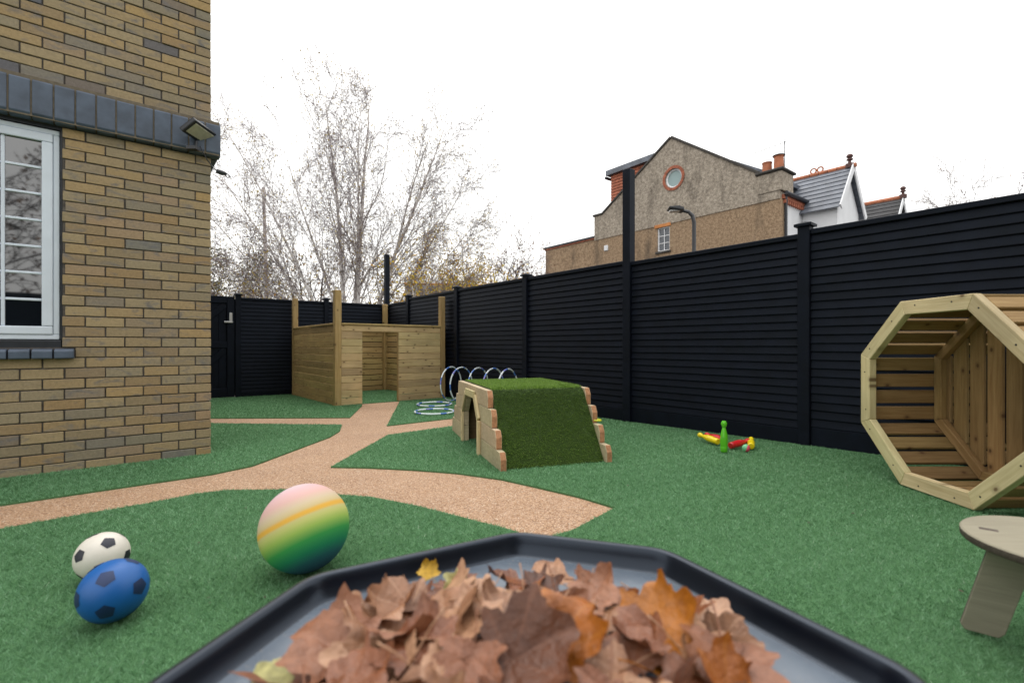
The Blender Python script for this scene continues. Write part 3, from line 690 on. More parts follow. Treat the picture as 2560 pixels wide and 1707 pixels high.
ring8('rear_frame', AP - .085, AP - .032, .42, .46, MT['stave_wood'])
side = 2 * AP * math.tan(R(22.5))
for k in range(8):
    a = R(45 * (k + 1)); nrm = Vector((0, math.cos(a), math.sin(a))); tg = Vector((0, -math.sin(a), math.cos(a)))
    for q in range(4):
        wdt = side * .93 / 4; s_ = (q - 1.5) * side * .95 / 4
        c = Vector((0, 0, AP)) + nrm * (AP - .014) + tg * s_
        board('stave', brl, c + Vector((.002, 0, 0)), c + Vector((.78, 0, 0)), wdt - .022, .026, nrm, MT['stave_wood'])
for i in range(10):
    y = -.49 + i * .109; h = min(AP - .04, (AP - .02) * math.sqrt(2) - abs(y) - .04) if abs(y) > .21 else AP - .04
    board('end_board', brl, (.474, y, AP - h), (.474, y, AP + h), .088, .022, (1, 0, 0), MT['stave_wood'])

# ================================================================== stool
STX, STY = 1.488, 1.28; stz = gz(STX, STY) + .01
st = thing('plywood_stool', 'round plywood stool with arched legs in front of the barrel', 'stool', (STX, STY, stz))
me = MB().lathe([(.0005, .276), (.212, .276), (.216, .281), (.216, .297), (.212, .301), (.0005, .301)], 56).mesh('seat', smooth=True); me.materials.append(MT['ply']); me.materials.append(MT['ply_edge'])
for p in me.polygons: p.material_index = 1 if p.normal.z < .3 else 0
link('seat', me, None, st)
prof = [(-.215, .014), (-.205, 0), (-.135, 0), (-.122, .014), (-.078, .185), (-.066, .212), (-.045, .228), (-.02, .234), (.02, .234), (.045, .228), (.066, .212), (.078, .185), (.122, .014), (.135, 0), (.205, 0), (.215, .014), (.15, .2755), (-.15, .2755)]
for a, hh in ((141, 0), (51, 1)):
    me = MB().prism(prof, 'y', -.009, .009).mesh('leg_panel', bevel=.002); me.materials.append(MT['ply']); me.materials.append(MT['ply_edge'])
    for p in me.polygons: p.material_index = 0 if abs(p.normal.y) > .7 else 1
    link('leg_panel', me, None, st, Matrix.Rotation(R(a), 4, 'Z') @ Matrix.Translation((0, 0, 0 if not hh else -.0005)))
MT['slot'] = plain('joint_slot', (.08, .06, .045), .8)
for a in (141, 51, 321, 231):
    link('joint', MB().box(.135, .175, -.009, .009, .2985, .3017).mesh('joint'), MT['ply_edge'], st, Matrix.Rotation(R(a), 4, 'Z'))

# ================================================================== balls
def ball_mesh(r, seg=64): 
    me = bpy.data.meshes.new('ball'); bm = bmesh.new(); bmesh.ops.create_uvsphere(bm, u_segments=seg, v_segments=seg//2, radius=r)
    for f in bm.faces: f.smooth = True
    bm.to_mesh(me); bm.free(); return me
m, t, b = nodes('rainbow_ball'); tcn = t.nodes.new('ShaderNodeTexCoord'); s2 = t.nodes.new('ShaderNodeSeparateXYZ'); t.links.new(tcn.outputs['Object'], s2.inputs[0])
nz = tex(t, tcn.outputs['Object'], 7, 3); a = t.nodes.new('ShaderNodeMath'); a.operation = 'MULTIPLY_ADD'; a.inputs[1].default_value = .006; t.links.new(nz, a.inputs[0]); t.links.new(s2.outputs['Z'], a.inputs[2])
mp = t.nodes.new('ShaderNodeMapRange'); mp.inputs[1].default_value = -.16; mp.inputs[2].default_value = .166; t.links.new(a.outputs[0], mp.inputs[0])
c = ramp(t, mp.outputs[0], [(0, (.04, .07, .20)), (.10, (.03, .13, .18)), (.20, (.02, .25, .12)), (.31, (.05, .33, .08)), (.42, (.32, .48, .10)), (.50, (.50, .52, .16)), (.545, (.54, .49, .20)), (.57, (.68, .39, .06)), (.60, (.68, .38, .06)), (.63, (.56, .45, .23)), (.70, (.56, .45, .31)), (.79, (.60, .38, .34)), (.89, (.62, .40, .41)), (1, (.60, .50, .53))])
t.links.new(c, b.inputs['Base Color']); b.inputs['Roughness'].default_value = .75; b.inputs['Specular IOR Level'].default_value = .25; bump(t, b, tex(t, tcn.outputs['Object'], 90, 3), .12, .002); MT['rainbow'] = m
o = link('rainbow_ball', ball_mesh(.161, 80), MT['rainbow'], None, Matrix.Translation((-.79, 1.83, gz(-.79, 1.83) + .17)) @ Matrix.Rotation(R(-28), 4, 'Y') @ Matrix.Rotation(R(-16), 4, 'X') @ Matrix.Rotation(R(200), 4, 'Z'))
tag(o, 'big rainbow striped rubber ball on the turf behind the tray', 'ball')
def football(name, r, cbase, cspot, loc, rot, label):
    """ico-based ball whose twelve pentagons are separate raised patches"""
    root = link(name, ball_mesh(r, 56), plain(name + '_skin', cbase, .45, .05, 12, .08, .001), None, Matrix.Translation((loc[0], loc[1], gz(*loc) + r + .008)) @ rot)
    tag(root, label, 'ball')
    bm = bmesh.new(); bmesh.ops.create_icosphere(bm, subdivisions=1, radius=1); cs = [v_.co.normalized() for v_ in bm.verts]; bm.free()
    mt = plain(name + '_spot', cspot, .5, .2, 12, .1, .001)
    mb = MB()
    for c_ in cs:
        nb_ = min((q for q in cs if (q - c_).length > .1), key=lambda q: (q - c_).length); u = (nb_ - c_ * nb_.dot(c_)).normalized(); v_ = c_.cross(u)
        R0 = .29; pts = [c_]
        for ringi in (1, 2, 3):
            for k in range(5*4):
                kk, f = divmod(k, 4); a0 = 2*math.pi*kk/5; a1 = 2*math.pi*(kk+1)/5
                p = (u*math.cos(a0) + v_*math.sin(a0)) * (1 - f/4) + (u*math.cos(a1) + v_*math.sin(a1)) * (f/4)
                pts.append((c_ + p * R0 * ringi / 3))
        pts = [p.normalized() * (r + .0009) for p in pts]
        fs = [(0, 1 + k, 1 + (k+1) % 20) for k in range(20)]
        for ringi in (0, 1): fs += [(1 + ringi*20 + k, 1 + (ringi+1)*20 + k, 1 + (ringi+1)*20 + (k+1) % 20, 1 + ringi*20 + (k+1) % 20) for k in range(20)]
        me = MB().add(pts, fs).mesh('pentagon', smooth='all'); link('pentagon', me, mt, root)
    return root
football('football', .083, (.66, .62, .55), (.012, .013, .025), (-1.515, 1.775), Matrix.Rotation(R(25), 4, 'X') @ Matrix.Rotation(R(35), 4, 'Y') @ Matrix.Rotation(R(10), 4, 'Z'), 'white football with black pentagons behind the blue ball')
football('football', .091, (.004, .095, .34), (.005, .022, .085), (-1.245, 1.50), Matrix.Rotation(R(-25), 4, 'X') @ Matrix.Rotation(R(20), 4, 'Y') @ Matrix.Rotation(R(62), 4, 'Z'), 'blue football with dark spots in front of the white one')

# ================================================================== tray
TR = Vector((.032, .61, .47)); TH = R(28.5)
tray = thing('activity_tray', 'black octagonal plastic tray holding a heap of autumn leaves', 'tray', (TR.x, TR.y, gz(TR.x, TR.y)))
TLz = TR.z - gz(TR.x, TR.y)
Lg, Sh = .447, .334; hw = (Lg + 2*Sh/math.sqrt(2)) / 2
cor = [(-Lg/2, hw), (Lg/2, hw), (hw, Lg/2), (hw, -Lg/2), (Lg/2, -hw), (-Lg/2, -hw), (-hw, -Lg/2), (-hw, Lg/2)]
cor = [Vector((math.cos(TH)*x - math.sin(TH)*y, math.sin(TH)*x + math.cos(TH)*y, 0)) for x, y in cor][::-1]
def rounded(pts, rc, n=5):
    out = []
    for i, p in enumerate(pts):
        a = (pts[i-1] - p).normalized(); b_ = (pts[(i+1) % len(pts)] - p).normalized(); half_ = math.acos(max(-1, min(1, a.dot(b_)))) / 2; tl = rc / math.tan(half_)
        p0 = p + a*tl; p1 = p + b_*tl
        for k in range(n + 1):
            s_ = k / n; out.append((p0*(1-s_)**2 + p*2*s_*(1-s_) + p1*s_*s_))
    return out
outl = rounded(cor, .10, 6); no = len(outl)
nin = []
for i in range(no):
    d = (outl[(i+1) % no] - outl[i-1]).normalized(); nin.append(Vector((-d.y, d.x, 0)))
if nin[0].dot(-outl[0]) < 0: nin = [-q for q in nin]
tp = [(.06, -.085), (.04, -.075), (.004, -.024), (0, -.016), (.0005, -.006), (.004, -.001), (.010, .001), (.017, .0005), (.021, -.003), (.024, -.009), (.026, -.016), (.034, -.037), (.040, -.0415), (.07, -.0435)]
mb = MB()
for d_, z in tp:
    for p, q in zip(outl, nin): r_ = p + q*d_; mb.v.append((r_.x, r_.y, TLz + z))
for j in range(len(tp) - 1):
    for i in range(no): mb.f.append((j*no+i, j*no+(i+1) % no, (j+1)*no+(i+1) % no, (j+1)*no+i))
mb.f.append(tuple((len(tp)-1)*no + i for i in range(no))); mb.f.append(tuple(range(no))[::-1])
link('rim', mb.mesh('rim', smooth=True), MT['tray'], tray)
# wet, dusty floor sheet
m, t, b = nodes('tray_floor'); v, r = coords(t, rnd=False)
c = ramp(t, tex(t, v, 9, 6, .65), [(.3, (.075, .098, .13)), (.7, (.13, .16, .20))]); c = mix(t, ramp(t, tex(t, v, 120, 2), [(.66, (0,) * 3), (.72, (.5,) * 3)]), c, (.25, .24, .22))
t.links.new(c, b.inputs['Base Color']); t.links.new(ramp(t, tex(t, v, 6, 4), [(.35, (.22,) * 3), (.7, (.42,) * 3)]), b.inputs['Roughness']); b.inputs['IOR'].default_value = 1.6; bump(t, b, tex(t, v, 25), .1, .002)
fl_pts = [(p + q*.041) for p, q in zip(outl, nin)]
mb = MB(); slab(mb, [(p.x, p.y) for p in fl_pts], [], lambda x, y, a_: (x, y, a_), TLz - .0435, TLz - .0410); link('tray_floor', mb.mesh('tray_floor'), m, tray)
for a in (45, 135, 225, 315):
    x, y = .36*math.cos(R(a) + TH), .36*math.sin(R(a) + TH); board('leg', tray, (x, y, .005), (x*.9, y*.9, TLz - .088), .035, .035, (0, 1, .01), MT['black_plastic'])
# ---------------- leaves
def leafmat(name, lo, mid, hi):
    m, t, b = nodes(name); v, r = coords(t)
    at = t.nodes.new('ShaderNodeAttribute'); at.attribute_name = 'rnd'; spx = t.nodes.new('ShaderNodeSeparateColor'); t.links.new(at.outputs['Color'], spx.inputs[0])
    base = ramp(t, r, [(0, lo), (.5, mid), (1, hi)])
    blo = tex(t, v, 3.0, 5, .65, .5); base = mix(t, .85, base, ramp(t, blo, [(.3, (.6, .5, .42)), (.5, (1,) * 3), (.7, (1.3, 1.25, 1.2))]), 'MULTIPLY')
    base = mix(t, ramp(t, spx.outputs[0], [(.6, (0,) * 3), (.95, (.5,) * 3)]), base, hi)
    base = mix(t, ramp(t, tex(t, v, 9, 3), [(.66, (0,) * 3), (.73, (.55,) * 3)]), base, (.06, .028, .015))
    t.links.new(base, b.inputs['Base Color']); b.inputs['Roughness'].default_value = .42; b.inputs['Specular IOR Level'].default_value = .5; bump(t, b, tex(t, v, 9, 6), .25, .03); return m
LFM = {'tan': leafmat('tan_leaf', (.21, .095, .045), (.32, .155, .08), (.44, .25, .15)), 'orange brown': leafmat('orange_leaf', (.18, .045, .004), (.27, .075, .005), (.38, .13, .01)),
       'reddish brown': leafmat('red_brown_leaf', (.13, .042, .017), (.20, .07, .03), (.29, .125, .065)), 'dark brown': leafmat('dark_leaf', (.075, .022, .007), (.115, .036, .012), (.17, .06, .025))}
MT['yellow_leaf'] = plain('yellow_leaf', (.33, .31, .13), .55, .4, 4, .3, .002, .3); MT['gold_leaf'] = plain('gold_leaf', (.42, .25, .025), .5, .4, 4, .3, .002, .3)
def leaf_mesh(seed):
    rr = random.Random(seed); NA = 72; rings = (.0, .22, .42, .60, .76, .89, 1.0)
    lob = [(90, 1.0), (90 + 47 + rr.uniform(-5, 5), .88), (90 - 47 + rr.uniform(-5, 5), .88), (90 + 100 + rr.uniform(-6, 6), .62), (90 - 100 + rr.uniform(-6, 6), .62)]
    def rad(th):
        r_ = .26
        for a, l in lob:
            d = abs((th - a + 180) % 360 - 180)
            if d < 40: r_ = max(r_, l * (1 - (d / 40) ** .95 * .56))
        d = abs((th - 270 + 180) % 360 - 180)
        if d < 30: r_ *= .55 + .45 * d / 30
        return r_ * (1 + .055 * math.sin(R(th) * 19) + rr.uniform(-.05, .05))
    cup = rr.uniform(-.5, .9); c1, c2 = rr.uniform(.3, 1.0), rr.uniform(0, 6.28); fold = rr.uniform(.05, .75); ph_ = rr.uniform(0, 6.28); vals = []
    mb = MB(); outline = [rad(360*k/NA) for k in range(NA)]
    for q in rings:
        for k in range(NA):
            th = R(360*k/NA); r_ = outline[k]*q; x = r_*math.cos(th); y = r_*math.sin(th) - .1
            dv = min(abs(((360*k/NA) - a + 180) % 360 - 180) for a, _ in lob)       # distance from the nearest vein
            z = cup*r_*r_*.4 + fold*abs(x)*.5 + .06*r_*math.sin(3*th + ph_) * q + .05*c1*math.sin(4*x + c2)*math.cos(3*y + ph_) + .03*min(dv, 18)/18*q
            curl = max(0, r_ - .62); z += c1 * curl * 1.1 * (.5 if math.sin(2*th + c2) > .3 else -1.0); x *= 1 - .45*curl; y *= 1 - .45*curl
            mb.v.append((x, y, z)); vals.append(1.0 if dv < 3 else max(0, .75 - dv/18))
    n = len(rings)
    for j in range(n - 1):
        for k in range(NA):
            f = (j*NA+k, j*NA+(k+1) % NA, (j+1)*NA+(k+1) % NA, (j+1)*NA+k); mb.f.append(f[1:3] + (f[3],) if j == 0 else f)
    nv = len(mb.v)
    mb.tube([(0, -.10, 0), (.03, -.35, .03), (.09*c1, -.62, .10), (.14*c1, -.85, .12)], [.016, .012, .011, .016], 5); vals += [1.0] * (len(mb.v) - nv)
    me = bpy.data.meshes.new('leaf'); me.from_pydata(mb.v, [], mb.f); me.update(); [setattr(p, 'use_smooth', True) for p in me.polygons]; setrnd(me, vals); return me
LM = []
for i in range(14):
    base_me = leaf_mesh(i)
    for cn, mt in LFM.items():
        me = base_me.copy(); me.materials.append(mt); LM.append((me, cn))
LMY = leaf_mesh(31); LMY.materials.append(MT['yellow_leaf']); LMG = leaf_mesh(33); LMG.materials.append(MT['gold_leaf'])
rl = random.Random(21); FZ = TR.z - .041
HC = (.025, .585); HA, HB = .325, .36
def heap(x, y):
    q = ((x - HC[0]) / HA) ** 2 + ((y - HC[1]) / HB) ** 2
    return FZ + .010 + .055 * max(0, 1 - q) ** .9
def put_leaf(me, x, y, z, s, tilt, yaw, lab, grp=None):
    M_ = Matrix.Translation((x, y, z)) @ Matrix.Rotation(tilt[0], 4, 'X') @ Matrix.Rotation(tilt[1], 4, 'Y') @ Matrix.Rotation(yaw, 4, 'Z') @ Matrix.Scale(s, 4)
    return tag(link('fallen_leaf', me, None, None, M_), lab, 'leaf', grp)
def pick(r_): 
    cn = r_.choices(list(LFM), [.38, .16, .28, .18])[0]; return r_.choice([q for q in LM if q[1] == cn])
def place(x, y):
    dx, dy = (x - HC[0]) / HA, (y - HC[1]) / HB
    if dy > .55: return 'at the back of the heap near the far rim'
    if dx < -.45: return 'on the left flank of the heap in the tray'
    if dx > .45: return 'on the right flank of the heap in the tray'
    if dy > .1: return 'on the crest of the heap in the tray'
    return 'low at the front of the heap in the tray'
# buried leaves that fill the heart of the heap
for i in range(44):
    a = rl.uniform(0, 6.28); q = rl.random() ** .5 * .8; x = HC[0] + HA*q*math.cos(a); y = HC[1] + HB*q*math.sin(a); me, cn = pick(rl)
    put_leaf(me, x, y, FZ + .012 + .8*(heap(x, y) - FZ) * rl.random(), rl.uniform(.065, .085), (rl.uniform(-.2, .2), rl.uniform(-.2, .2)), rl.uniform(0, 6.28), 'brown leaf deep in the heap, mostly covered by other leaves', 'covered leaves of the heap')
pts = []
tries = 0
while len(pts) < 74 and tries < 6000:
    tries += 1; a = rl.uniform(0, 6.28); q = rl.random() ** .5; x = HC[0] + HA*q*math.cos(a); y = HC[1] + HB*q*math.sin(a)
    if y < .44: continue
    if all((x - p[0])**2 + (y - p[1])**2 > .037**2 for p in pts): pts.append((x, y))
for x, y in pts:
    far_ = y > HC[1] + .6*HB; s = rl.uniform(.058, .076) if far_ else rl.uniform(.068, .112); tx, ty = rl.gauss(.10 if far_ else .14, .16 if far_ else .30), rl.gauss(0, .2 if far_ else .34); me, cn = pick(rl)
    lb = cn + ' dry leaf ' + place(x, y); put_leaf(me, x, y, heap(x, y) + rl.uniform(.004, .02), s, (tx, ty), rl.uniform(0, 6.28), lb, lb.replace('leaf', 'leaves', 1))
put_leaf(LMY, -.325, .66, FZ + .012, .06, (.05, -.1), 2.2, 'pale yellow green leaf lying flat at the left edge of the heap', None)
put_leaf(LMG, -.16, .93, FZ + .03, .036, (.6, .2), .6, 'small golden yellow leaf at the back of the heap near the rim', None)
put_leaf(LMY, -.10, .86, FZ + .045, .036, (1.2, .5), .9, 'narrow pale yellow leaf standing up on the left of the crest', None)

# ================================================================== houses beyond the fence
MT['dash_grey'] = None
def pebbledash(name, c1, c2, c3, stain=True):
    m, t, b = nodes(name); v, r = coords(t, rnd=False)
    f = tex(t, v, 9, 6, .8); c = ramp(t, f, [(.33, c1), (.5, c2), (.68, c3)])
    sp_ = tex(t, v, 26, 3, .8); c = mix(t, .5, c, ramp(t, sp_, [(.38, (.45,) * 3), (.62, (1.35,) * 3)]), 'MULTIPLY')
    if stain:
        st_ = t.nodes.new('ShaderNodeVectorMath'); st_.operation = 'MULTIPLY'; st_.inputs[1].default_value = (.5, .5, .16); t.links.new(v, st_.inputs[0])
        c = mix(t, ramp(t, tex(t, st_.outputs[0], 2.0, 5, .7), [(.52, (0,) * 3), (.72, (.7,) * 3)]), c, (.075, .062, .05))
    t.links.new(c, b.inputs['Base Color']); b.inputs['Roughness'].default_value = .95; b.inputs['Specular IOR Level'].default_value = .1; bump(t, b, f, .5, .03); return m
MT['dash_grey'] = pebbledash('grey_pebbledash', (.18, .152, .122), (.35, .302, .245), (.53, .465, .385)); MT['dash_tan'] = pebbledash('tan_pebbledash', (.17, .115, .075), (.32, .225, .145), (.46, .34, .225))
MT['coping'] = plain('dark_coping', (.055, .05, .045), .9, .4, 3, .3, .02); MT['red_brick'] = plain('red_brick', (.34, .11, .06), .85, .35, 5, .3, .01); MT['terracotta'] = plain('terracotta', (.40, .14, .07), .8, .25, 4, .2, .01)
MT['white_render'] = plain('white_render', (.72, .73, .75), .8, .06, 2, .15, .01); MT['slate'] = plain('slate', (.125, .14, .17), .55, .25, 3, .2, .01); MT['dark_tile'] = plain('dark_tile', (.055, .055, .058), .8, .3, 3, .2, .01)
MT['gutter'] = plain('gutter_black', (.015, .017, .024), .4, .2, 3, .1); MT['orange_brick'] = plain('orange_lintel', (.48, .19, .06), .85, .25, 5, .2, .01)
m, t, b = nodes('far_glass'); b.inputs['Base Color'].default_value = (.035, .045, .06, 1); b.inputs['Roughness'].default_value = .08; b.inputs['IOR'].default_value = 1.7; v, r = coords(t); bump(t, b, tex(t, v, 2), .05, .02); MT['far_glass'] = m
m, t, b = nodes('port_glass'); b.inputs['Base Color'].default_value = (.26, .36, .36, 1); b.inputs['Roughness'].default_value = .25; v, r = coords(t); bump(t, b, tex(t, v, 3), .2, .03); MT['port_glass'] = m
HO2 = Vector((9.52, 17.0, -.22)); HE1 = Vector((.616, -.787, 0)).normalized(); HE2 = Vector((.787, .616, 0)).normalized()
house = thing('pebbledash_house', 'pebbledashed end of terrace house with tall gable and round window', 'house', HO2)
house.matrix_basis = frame(HO2, -HE1, -HE2 * -1) if False else Matrix(((HE1.x, HE2.x, 0, HO2.x), (HE1.y, HE2.y, 0, HO2.y), (0, 0, 1, HO2.z), (0, 0, 0, 1)))   # x: along the gable to the street end, y: along the terrace, z up
z0h = .22
def HZ(z): return z + z0h
GL = 8.76
gx = lambda t_: -GL + t_ * GL                                      # fraction along the gable wall
apx = gx(.497)
# gable wall: tan lower part and grey upper part with openings
wz = (HZ(4.99), HZ(6.03)); wx0, wx1 = gx(.451) - .31, gx(.451) + .31
cxr, czr, rr_ = gx(.51), HZ(8.0), .40
circ = [(cxr + rr_*math.cos(2*math.pi*k/32), czr + rr_*math.sin(2*math.pi*k/32)) for k in range(32)]
split = HZ(6.12)
mb = MB(); slab(mb, [(-GL, 0), (0, 0), (0, split), (-GL, split)], [[(wx0, wz[0]), (wx1, wz[0]), (wx1, wz[1]), (wx0, wz[1])]], lambda x, z, a: (x, a, z), 0, .3); link('lower_wall', mb.mesh('lower_wall'), MT['dash_tan'], house)
up = [(-GL, split), (-.02, split), (-.02, HZ(6.9)), (-.75, HZ(6.9)), (-.75, HZ(7.2)), (apx, HZ(9.75)), (-GL + .55, HZ(7.35)), (-GL, HZ(7.3))]
mb = MB(); slab(mb, up, [circ], lambda x, z, a: (x, a, z), -.03, .3); link('upper_wall', mb.mesh('upper_wall'), MT['dash_grey'], house)
def cope(p, q, w_=.42, h=.09):
    p = Vector((p[0], .12, p[1])); q = Vector((q[0], .12, q[1])); return board('coping', house, p, q, w_, h, (0, 0, 1) if abs((q-p).z) < .01 else ((p-q).z, 0, (q-p).x), MT['coping'], .01)
cope((-.74, HZ(7.215)), (apx + .02, HZ(9.775))); cope((apx - .02, HZ(9.775)), (-GL + .56, HZ(7.375))); cope((-GL - .08, HZ(7.35)), (-GL + .58, HZ(7.35)))
# chimney at the street end
ch = link('chimney', MB().box(-.78, .06, -.06, .9, HZ(6.4), HZ(7.10)).mesh('chimney', bevel=.02), MT['dash_grey'], house)
link('chimney_cap', MB().box(-.86, .14, -.14, .98, HZ(7.10), HZ(7.2)).mesh('chimney_cap', bevel=.03), MT['coping'], ch)
for x, y, h in ((-.58, .25, .40), (-.17, .25, .52)):
    link('chimney_pot', MB().lathe([(.17, HZ(7.2)), (.155, HZ(7.2) + h*.9), (.175, HZ(7.2) + h*.93), (.17, HZ(7.2) + h)], 14, Matrix.Translation((x, y, 0))).mesh('pot', smooth=True), MT['terracotta'], ch)
link('pot_cowl', MB().lathe([(.21, HZ(7.72)), (.21, HZ(7.745)), (.05, HZ(7.80))], 12, Matrix.Translation((-.17, .25, 0))).mesh('cowl'), MT['gutter'], ch)
mb = MB(); mb.tube([(.0, .3, HZ(7.2)), (.0, .3, HZ(8.22))], .014, 5); mb.tube([(.08, .3, HZ(8.19)), (-1.15, .4, HZ(8.15))], .009, 5)
for i in range(7): x = .03 - i*.18; mb.tube([(x, .3 + i*.014 - .05, HZ(8.18) - .006*i - .13 + .014*i), (x, .3 + i*.014 + .05, HZ(8.18) - .006*i + .13 - .014*i)], .006, 4)
link('aerial', mb.mesh('aerial'), MT['gutter'], house)
# round window
mb = MB()
for k in range(28):
    a = 2*math.pi*k/28; M_ = Matrix.Translation((cxr, 0, czr)) @ Matrix.Rotation(a, 4, 'Y'); me = MB().box(.40, .52, -.06, .1, -.048, .048, M_).mesh('ring_brick'); link('ring_brick', me, MT['red_brick'], house)
rw = link('round_window', MB().tube([(cxr + .375*math.cos(2*math.pi*k/32), .06, czr + .375*math.sin(2*math.pi*k/32)) for k in range(32)], .05, 6, True).mesh('round_window'), MT['white_render'], house)
link('pane', MB().prism([(cxr + .36*math.cos(2*math.pi*k/32), czr + .36*math.sin(2*math.pi*k/32)) for k in range(32)], 'y', .07, .09).mesh('pane'), MT['port_glass'], rw)
# small casement window
def casement(root, x0, x1, z0_, z1_, y, cols, rows, M_=None, fw=.05):
    M_ = M_ or Matrix(); fr_ = link('window', ring(MB(), x0, x1, z0_, z1_, fw, y, y + .08).mesh('window'), MT['white_render'], root, M_)
    iw = (x1 - x0 - 2*fw) / cols; ih = (z1_ - z0_ - 2*fw) / rows
    for i in range(cols):
        for j in range(rows): link('pane', MB().box(x0 + fw + i*iw + .015, x0 + fw + (i+1)*iw - .015, y + .05, y + .06, z0_ + fw + j*ih + .015, z0_ + fw + (j+1)*ih - .015).mesh('pane'), MT['far_glass'], fr_, M_)
    mb = MB(); mb.box(x0 + fw, x1 - fw, y + .0615, y + .07, z0_ + fw, z1_ - fw); 
    for i in range(1, cols): mb.box(x0 + fw + i*iw - .016, x0 + fw + i*iw + .016, y + .02, y + .061, z0_ + fw, z1_ - fw)
    for j in range(1, rows): mb.box(x0 + fw, x1 - fw, y + .021, y + .061, z0_ + fw + j*ih - .016, z0_ + fw + j*ih + .016)
    link('glazing_bars', mb.mesh('bars'), MT['white_render'], fr_, M_); return fr_
casement(house, wx0, wx1, wz[0], wz[1], .05, 2, 3)
link('lintel', MB().box(wx0 - .12, wx1 + .06, -.035, .1, wz[1] + .002, wz[1] + .14).mesh('lintel'), MT['orange_brick'], house)
link('sill', MB().box(wx0 - .06, wx1 + .06, -.07, .1, wz[0] - .08, wz[0] - .002).mesh('sill'), MT['coping'], house)
link('air_vent', MB().box(gx(.085) - .12, gx(.085) + .12, -.05, .02, HZ(5.5), HZ(5.76)).mesh('vent', bevel=.02), MT['white_render'], house)
# main roof behind the gable (ridge along the terrace)
mb = MB().prism([(-GL + .5, HZ(7.25)), (apx, HZ(9.62)), (-.4, HZ(7.2)), (-.4, HZ(7.05)), (-GL + .5, HZ(7.05))], 'y', .31, 14); link('roof', mb.mesh('roof'), MT['slate'], house)
# side and front walls
mb = MB(); mb.box(-GL, -GL + .3, .31, 14, 0, HZ(7.2)); link('rear_wall', mb.mesh('rear_wall'), MT['dash_tan'], house)
mb = MB(); mb.box(-.32, -.02, .31, 14, 0, HZ(6.35)); link('front_wall', mb.mesh('front_wall'), MT['white_render'], house)
# rear dormer with hung red tiles
dm = link('dormer', MB().box(-8.0, -5.6, .36, 4.2, HZ(7.3), HZ(9.22)).mesh('dormer'), MT['red_brick'], house)
for j in range(13): link('tile_course', MB().prism([(.36, HZ(7.4) + j*.14), (.31, HZ(7.4) + j*.14), (.345, HZ(7.54) + j*.14), (.36, HZ(7.54) + j*.14)], 'x', -8.0, -5.6).mesh('tile_course'), MT['red_brick'], dm)
link('dormer_roof', MB().box(-8.2, -5.4, .16, 4.4, HZ(9.22), HZ(9.46)).mesh('dormer_roof'), MT['slate'], dm); link('dormer_gutter', MB().tube([(-8.24, .2, HZ(9.14)), (-8.24, 4.2, HZ(9.14))], .07, 6).mesh('g'), MT['gutter'], dm)
# rear extension
mb = MB(); mb.box(-GL - 3.7, -GL - .004, .05, .35, 0, HZ(6.2)); mb.box(-GL - 3.7, -GL - .004, .36, 5, 0, HZ(6.1)); link('extension_wall', mb.mesh('ext'), MT['dash_tan'], house)
link('extension_coping', MB().box(-GL - 3.75, -GL - .01, .0, .42, HZ(6.205), HZ(6.27)).mesh('ec'), MT['red_brick'], house); link('extension_roof', MB().box(-GL - 3.8, -GL - .01, -.04, 5, HZ(6.275), HZ(6.36)).mesh('er'), MT['gutter'], house)
bc = link('rear_chimney', MB().box(-GL - 3.5, -GL - 2.4, 4.0, 4.9, HZ(6.3), HZ(7.45)).mesh('rc'), MT['red_brick'], house)
link('chimney_band', MB().box(-GL - 3.6, -GL - 2.3, 3.9, 5.0, HZ(7.15), HZ(7.28)).mesh('cb'), MT['coping'], bc)
for i in range(4): link('chimney_pot', MB().lathe([(.13, HZ(7.45)), (.11, HZ(7.75)), (.125, HZ(7.8))], 10, Matrix.Translation((-GL - 3.3 + i*.24, 4.4, 0))).mesh('pot'), MT['terracotta'], bc)
# street front: corbel, gutter, downpipe, window
for i in range(12): link('corbel', MB().box(-.02, .09, .2 + i*.17, .28 + i*.17, HZ(5.98), HZ(6.1)).mesh('corbel'), MT['red_brick'], house)
link('eaves_gutter', MB().tube([(.12, .15, HZ(6.32)), (.12, 2.1, HZ(6.32))], .075, 8).mesh('g'), MT['gutter'], house); link('fascia', MB().box(-.018, .06, .12, 2.15, HZ(6.13), HZ(6.28)).mesh('fa'), MT['red_brick'], house)
link('downpipe', MB().tube([(.06, .28, 0), (.06, .28, HZ(6.2)), (.12, .3, HZ(6.3))], .05, 8).mesh('dp'), MT['gutter'], house)
Rw = Matrix(((0, 1, 0, .0), (1, 0, 0, 0), (0, 0, 1, 0), (0, 0, 0, 1)))
casement(house, .55, 1.35, HZ(3.6), HZ(4.9), -.055, 2, 3, Matrix(((0, -1, 0, 0), (1, 0, 0, 0), (0, 0, 1, 0), (0, 0, 0, 1))) @ Matrix.Translation((0, .0, 0)))
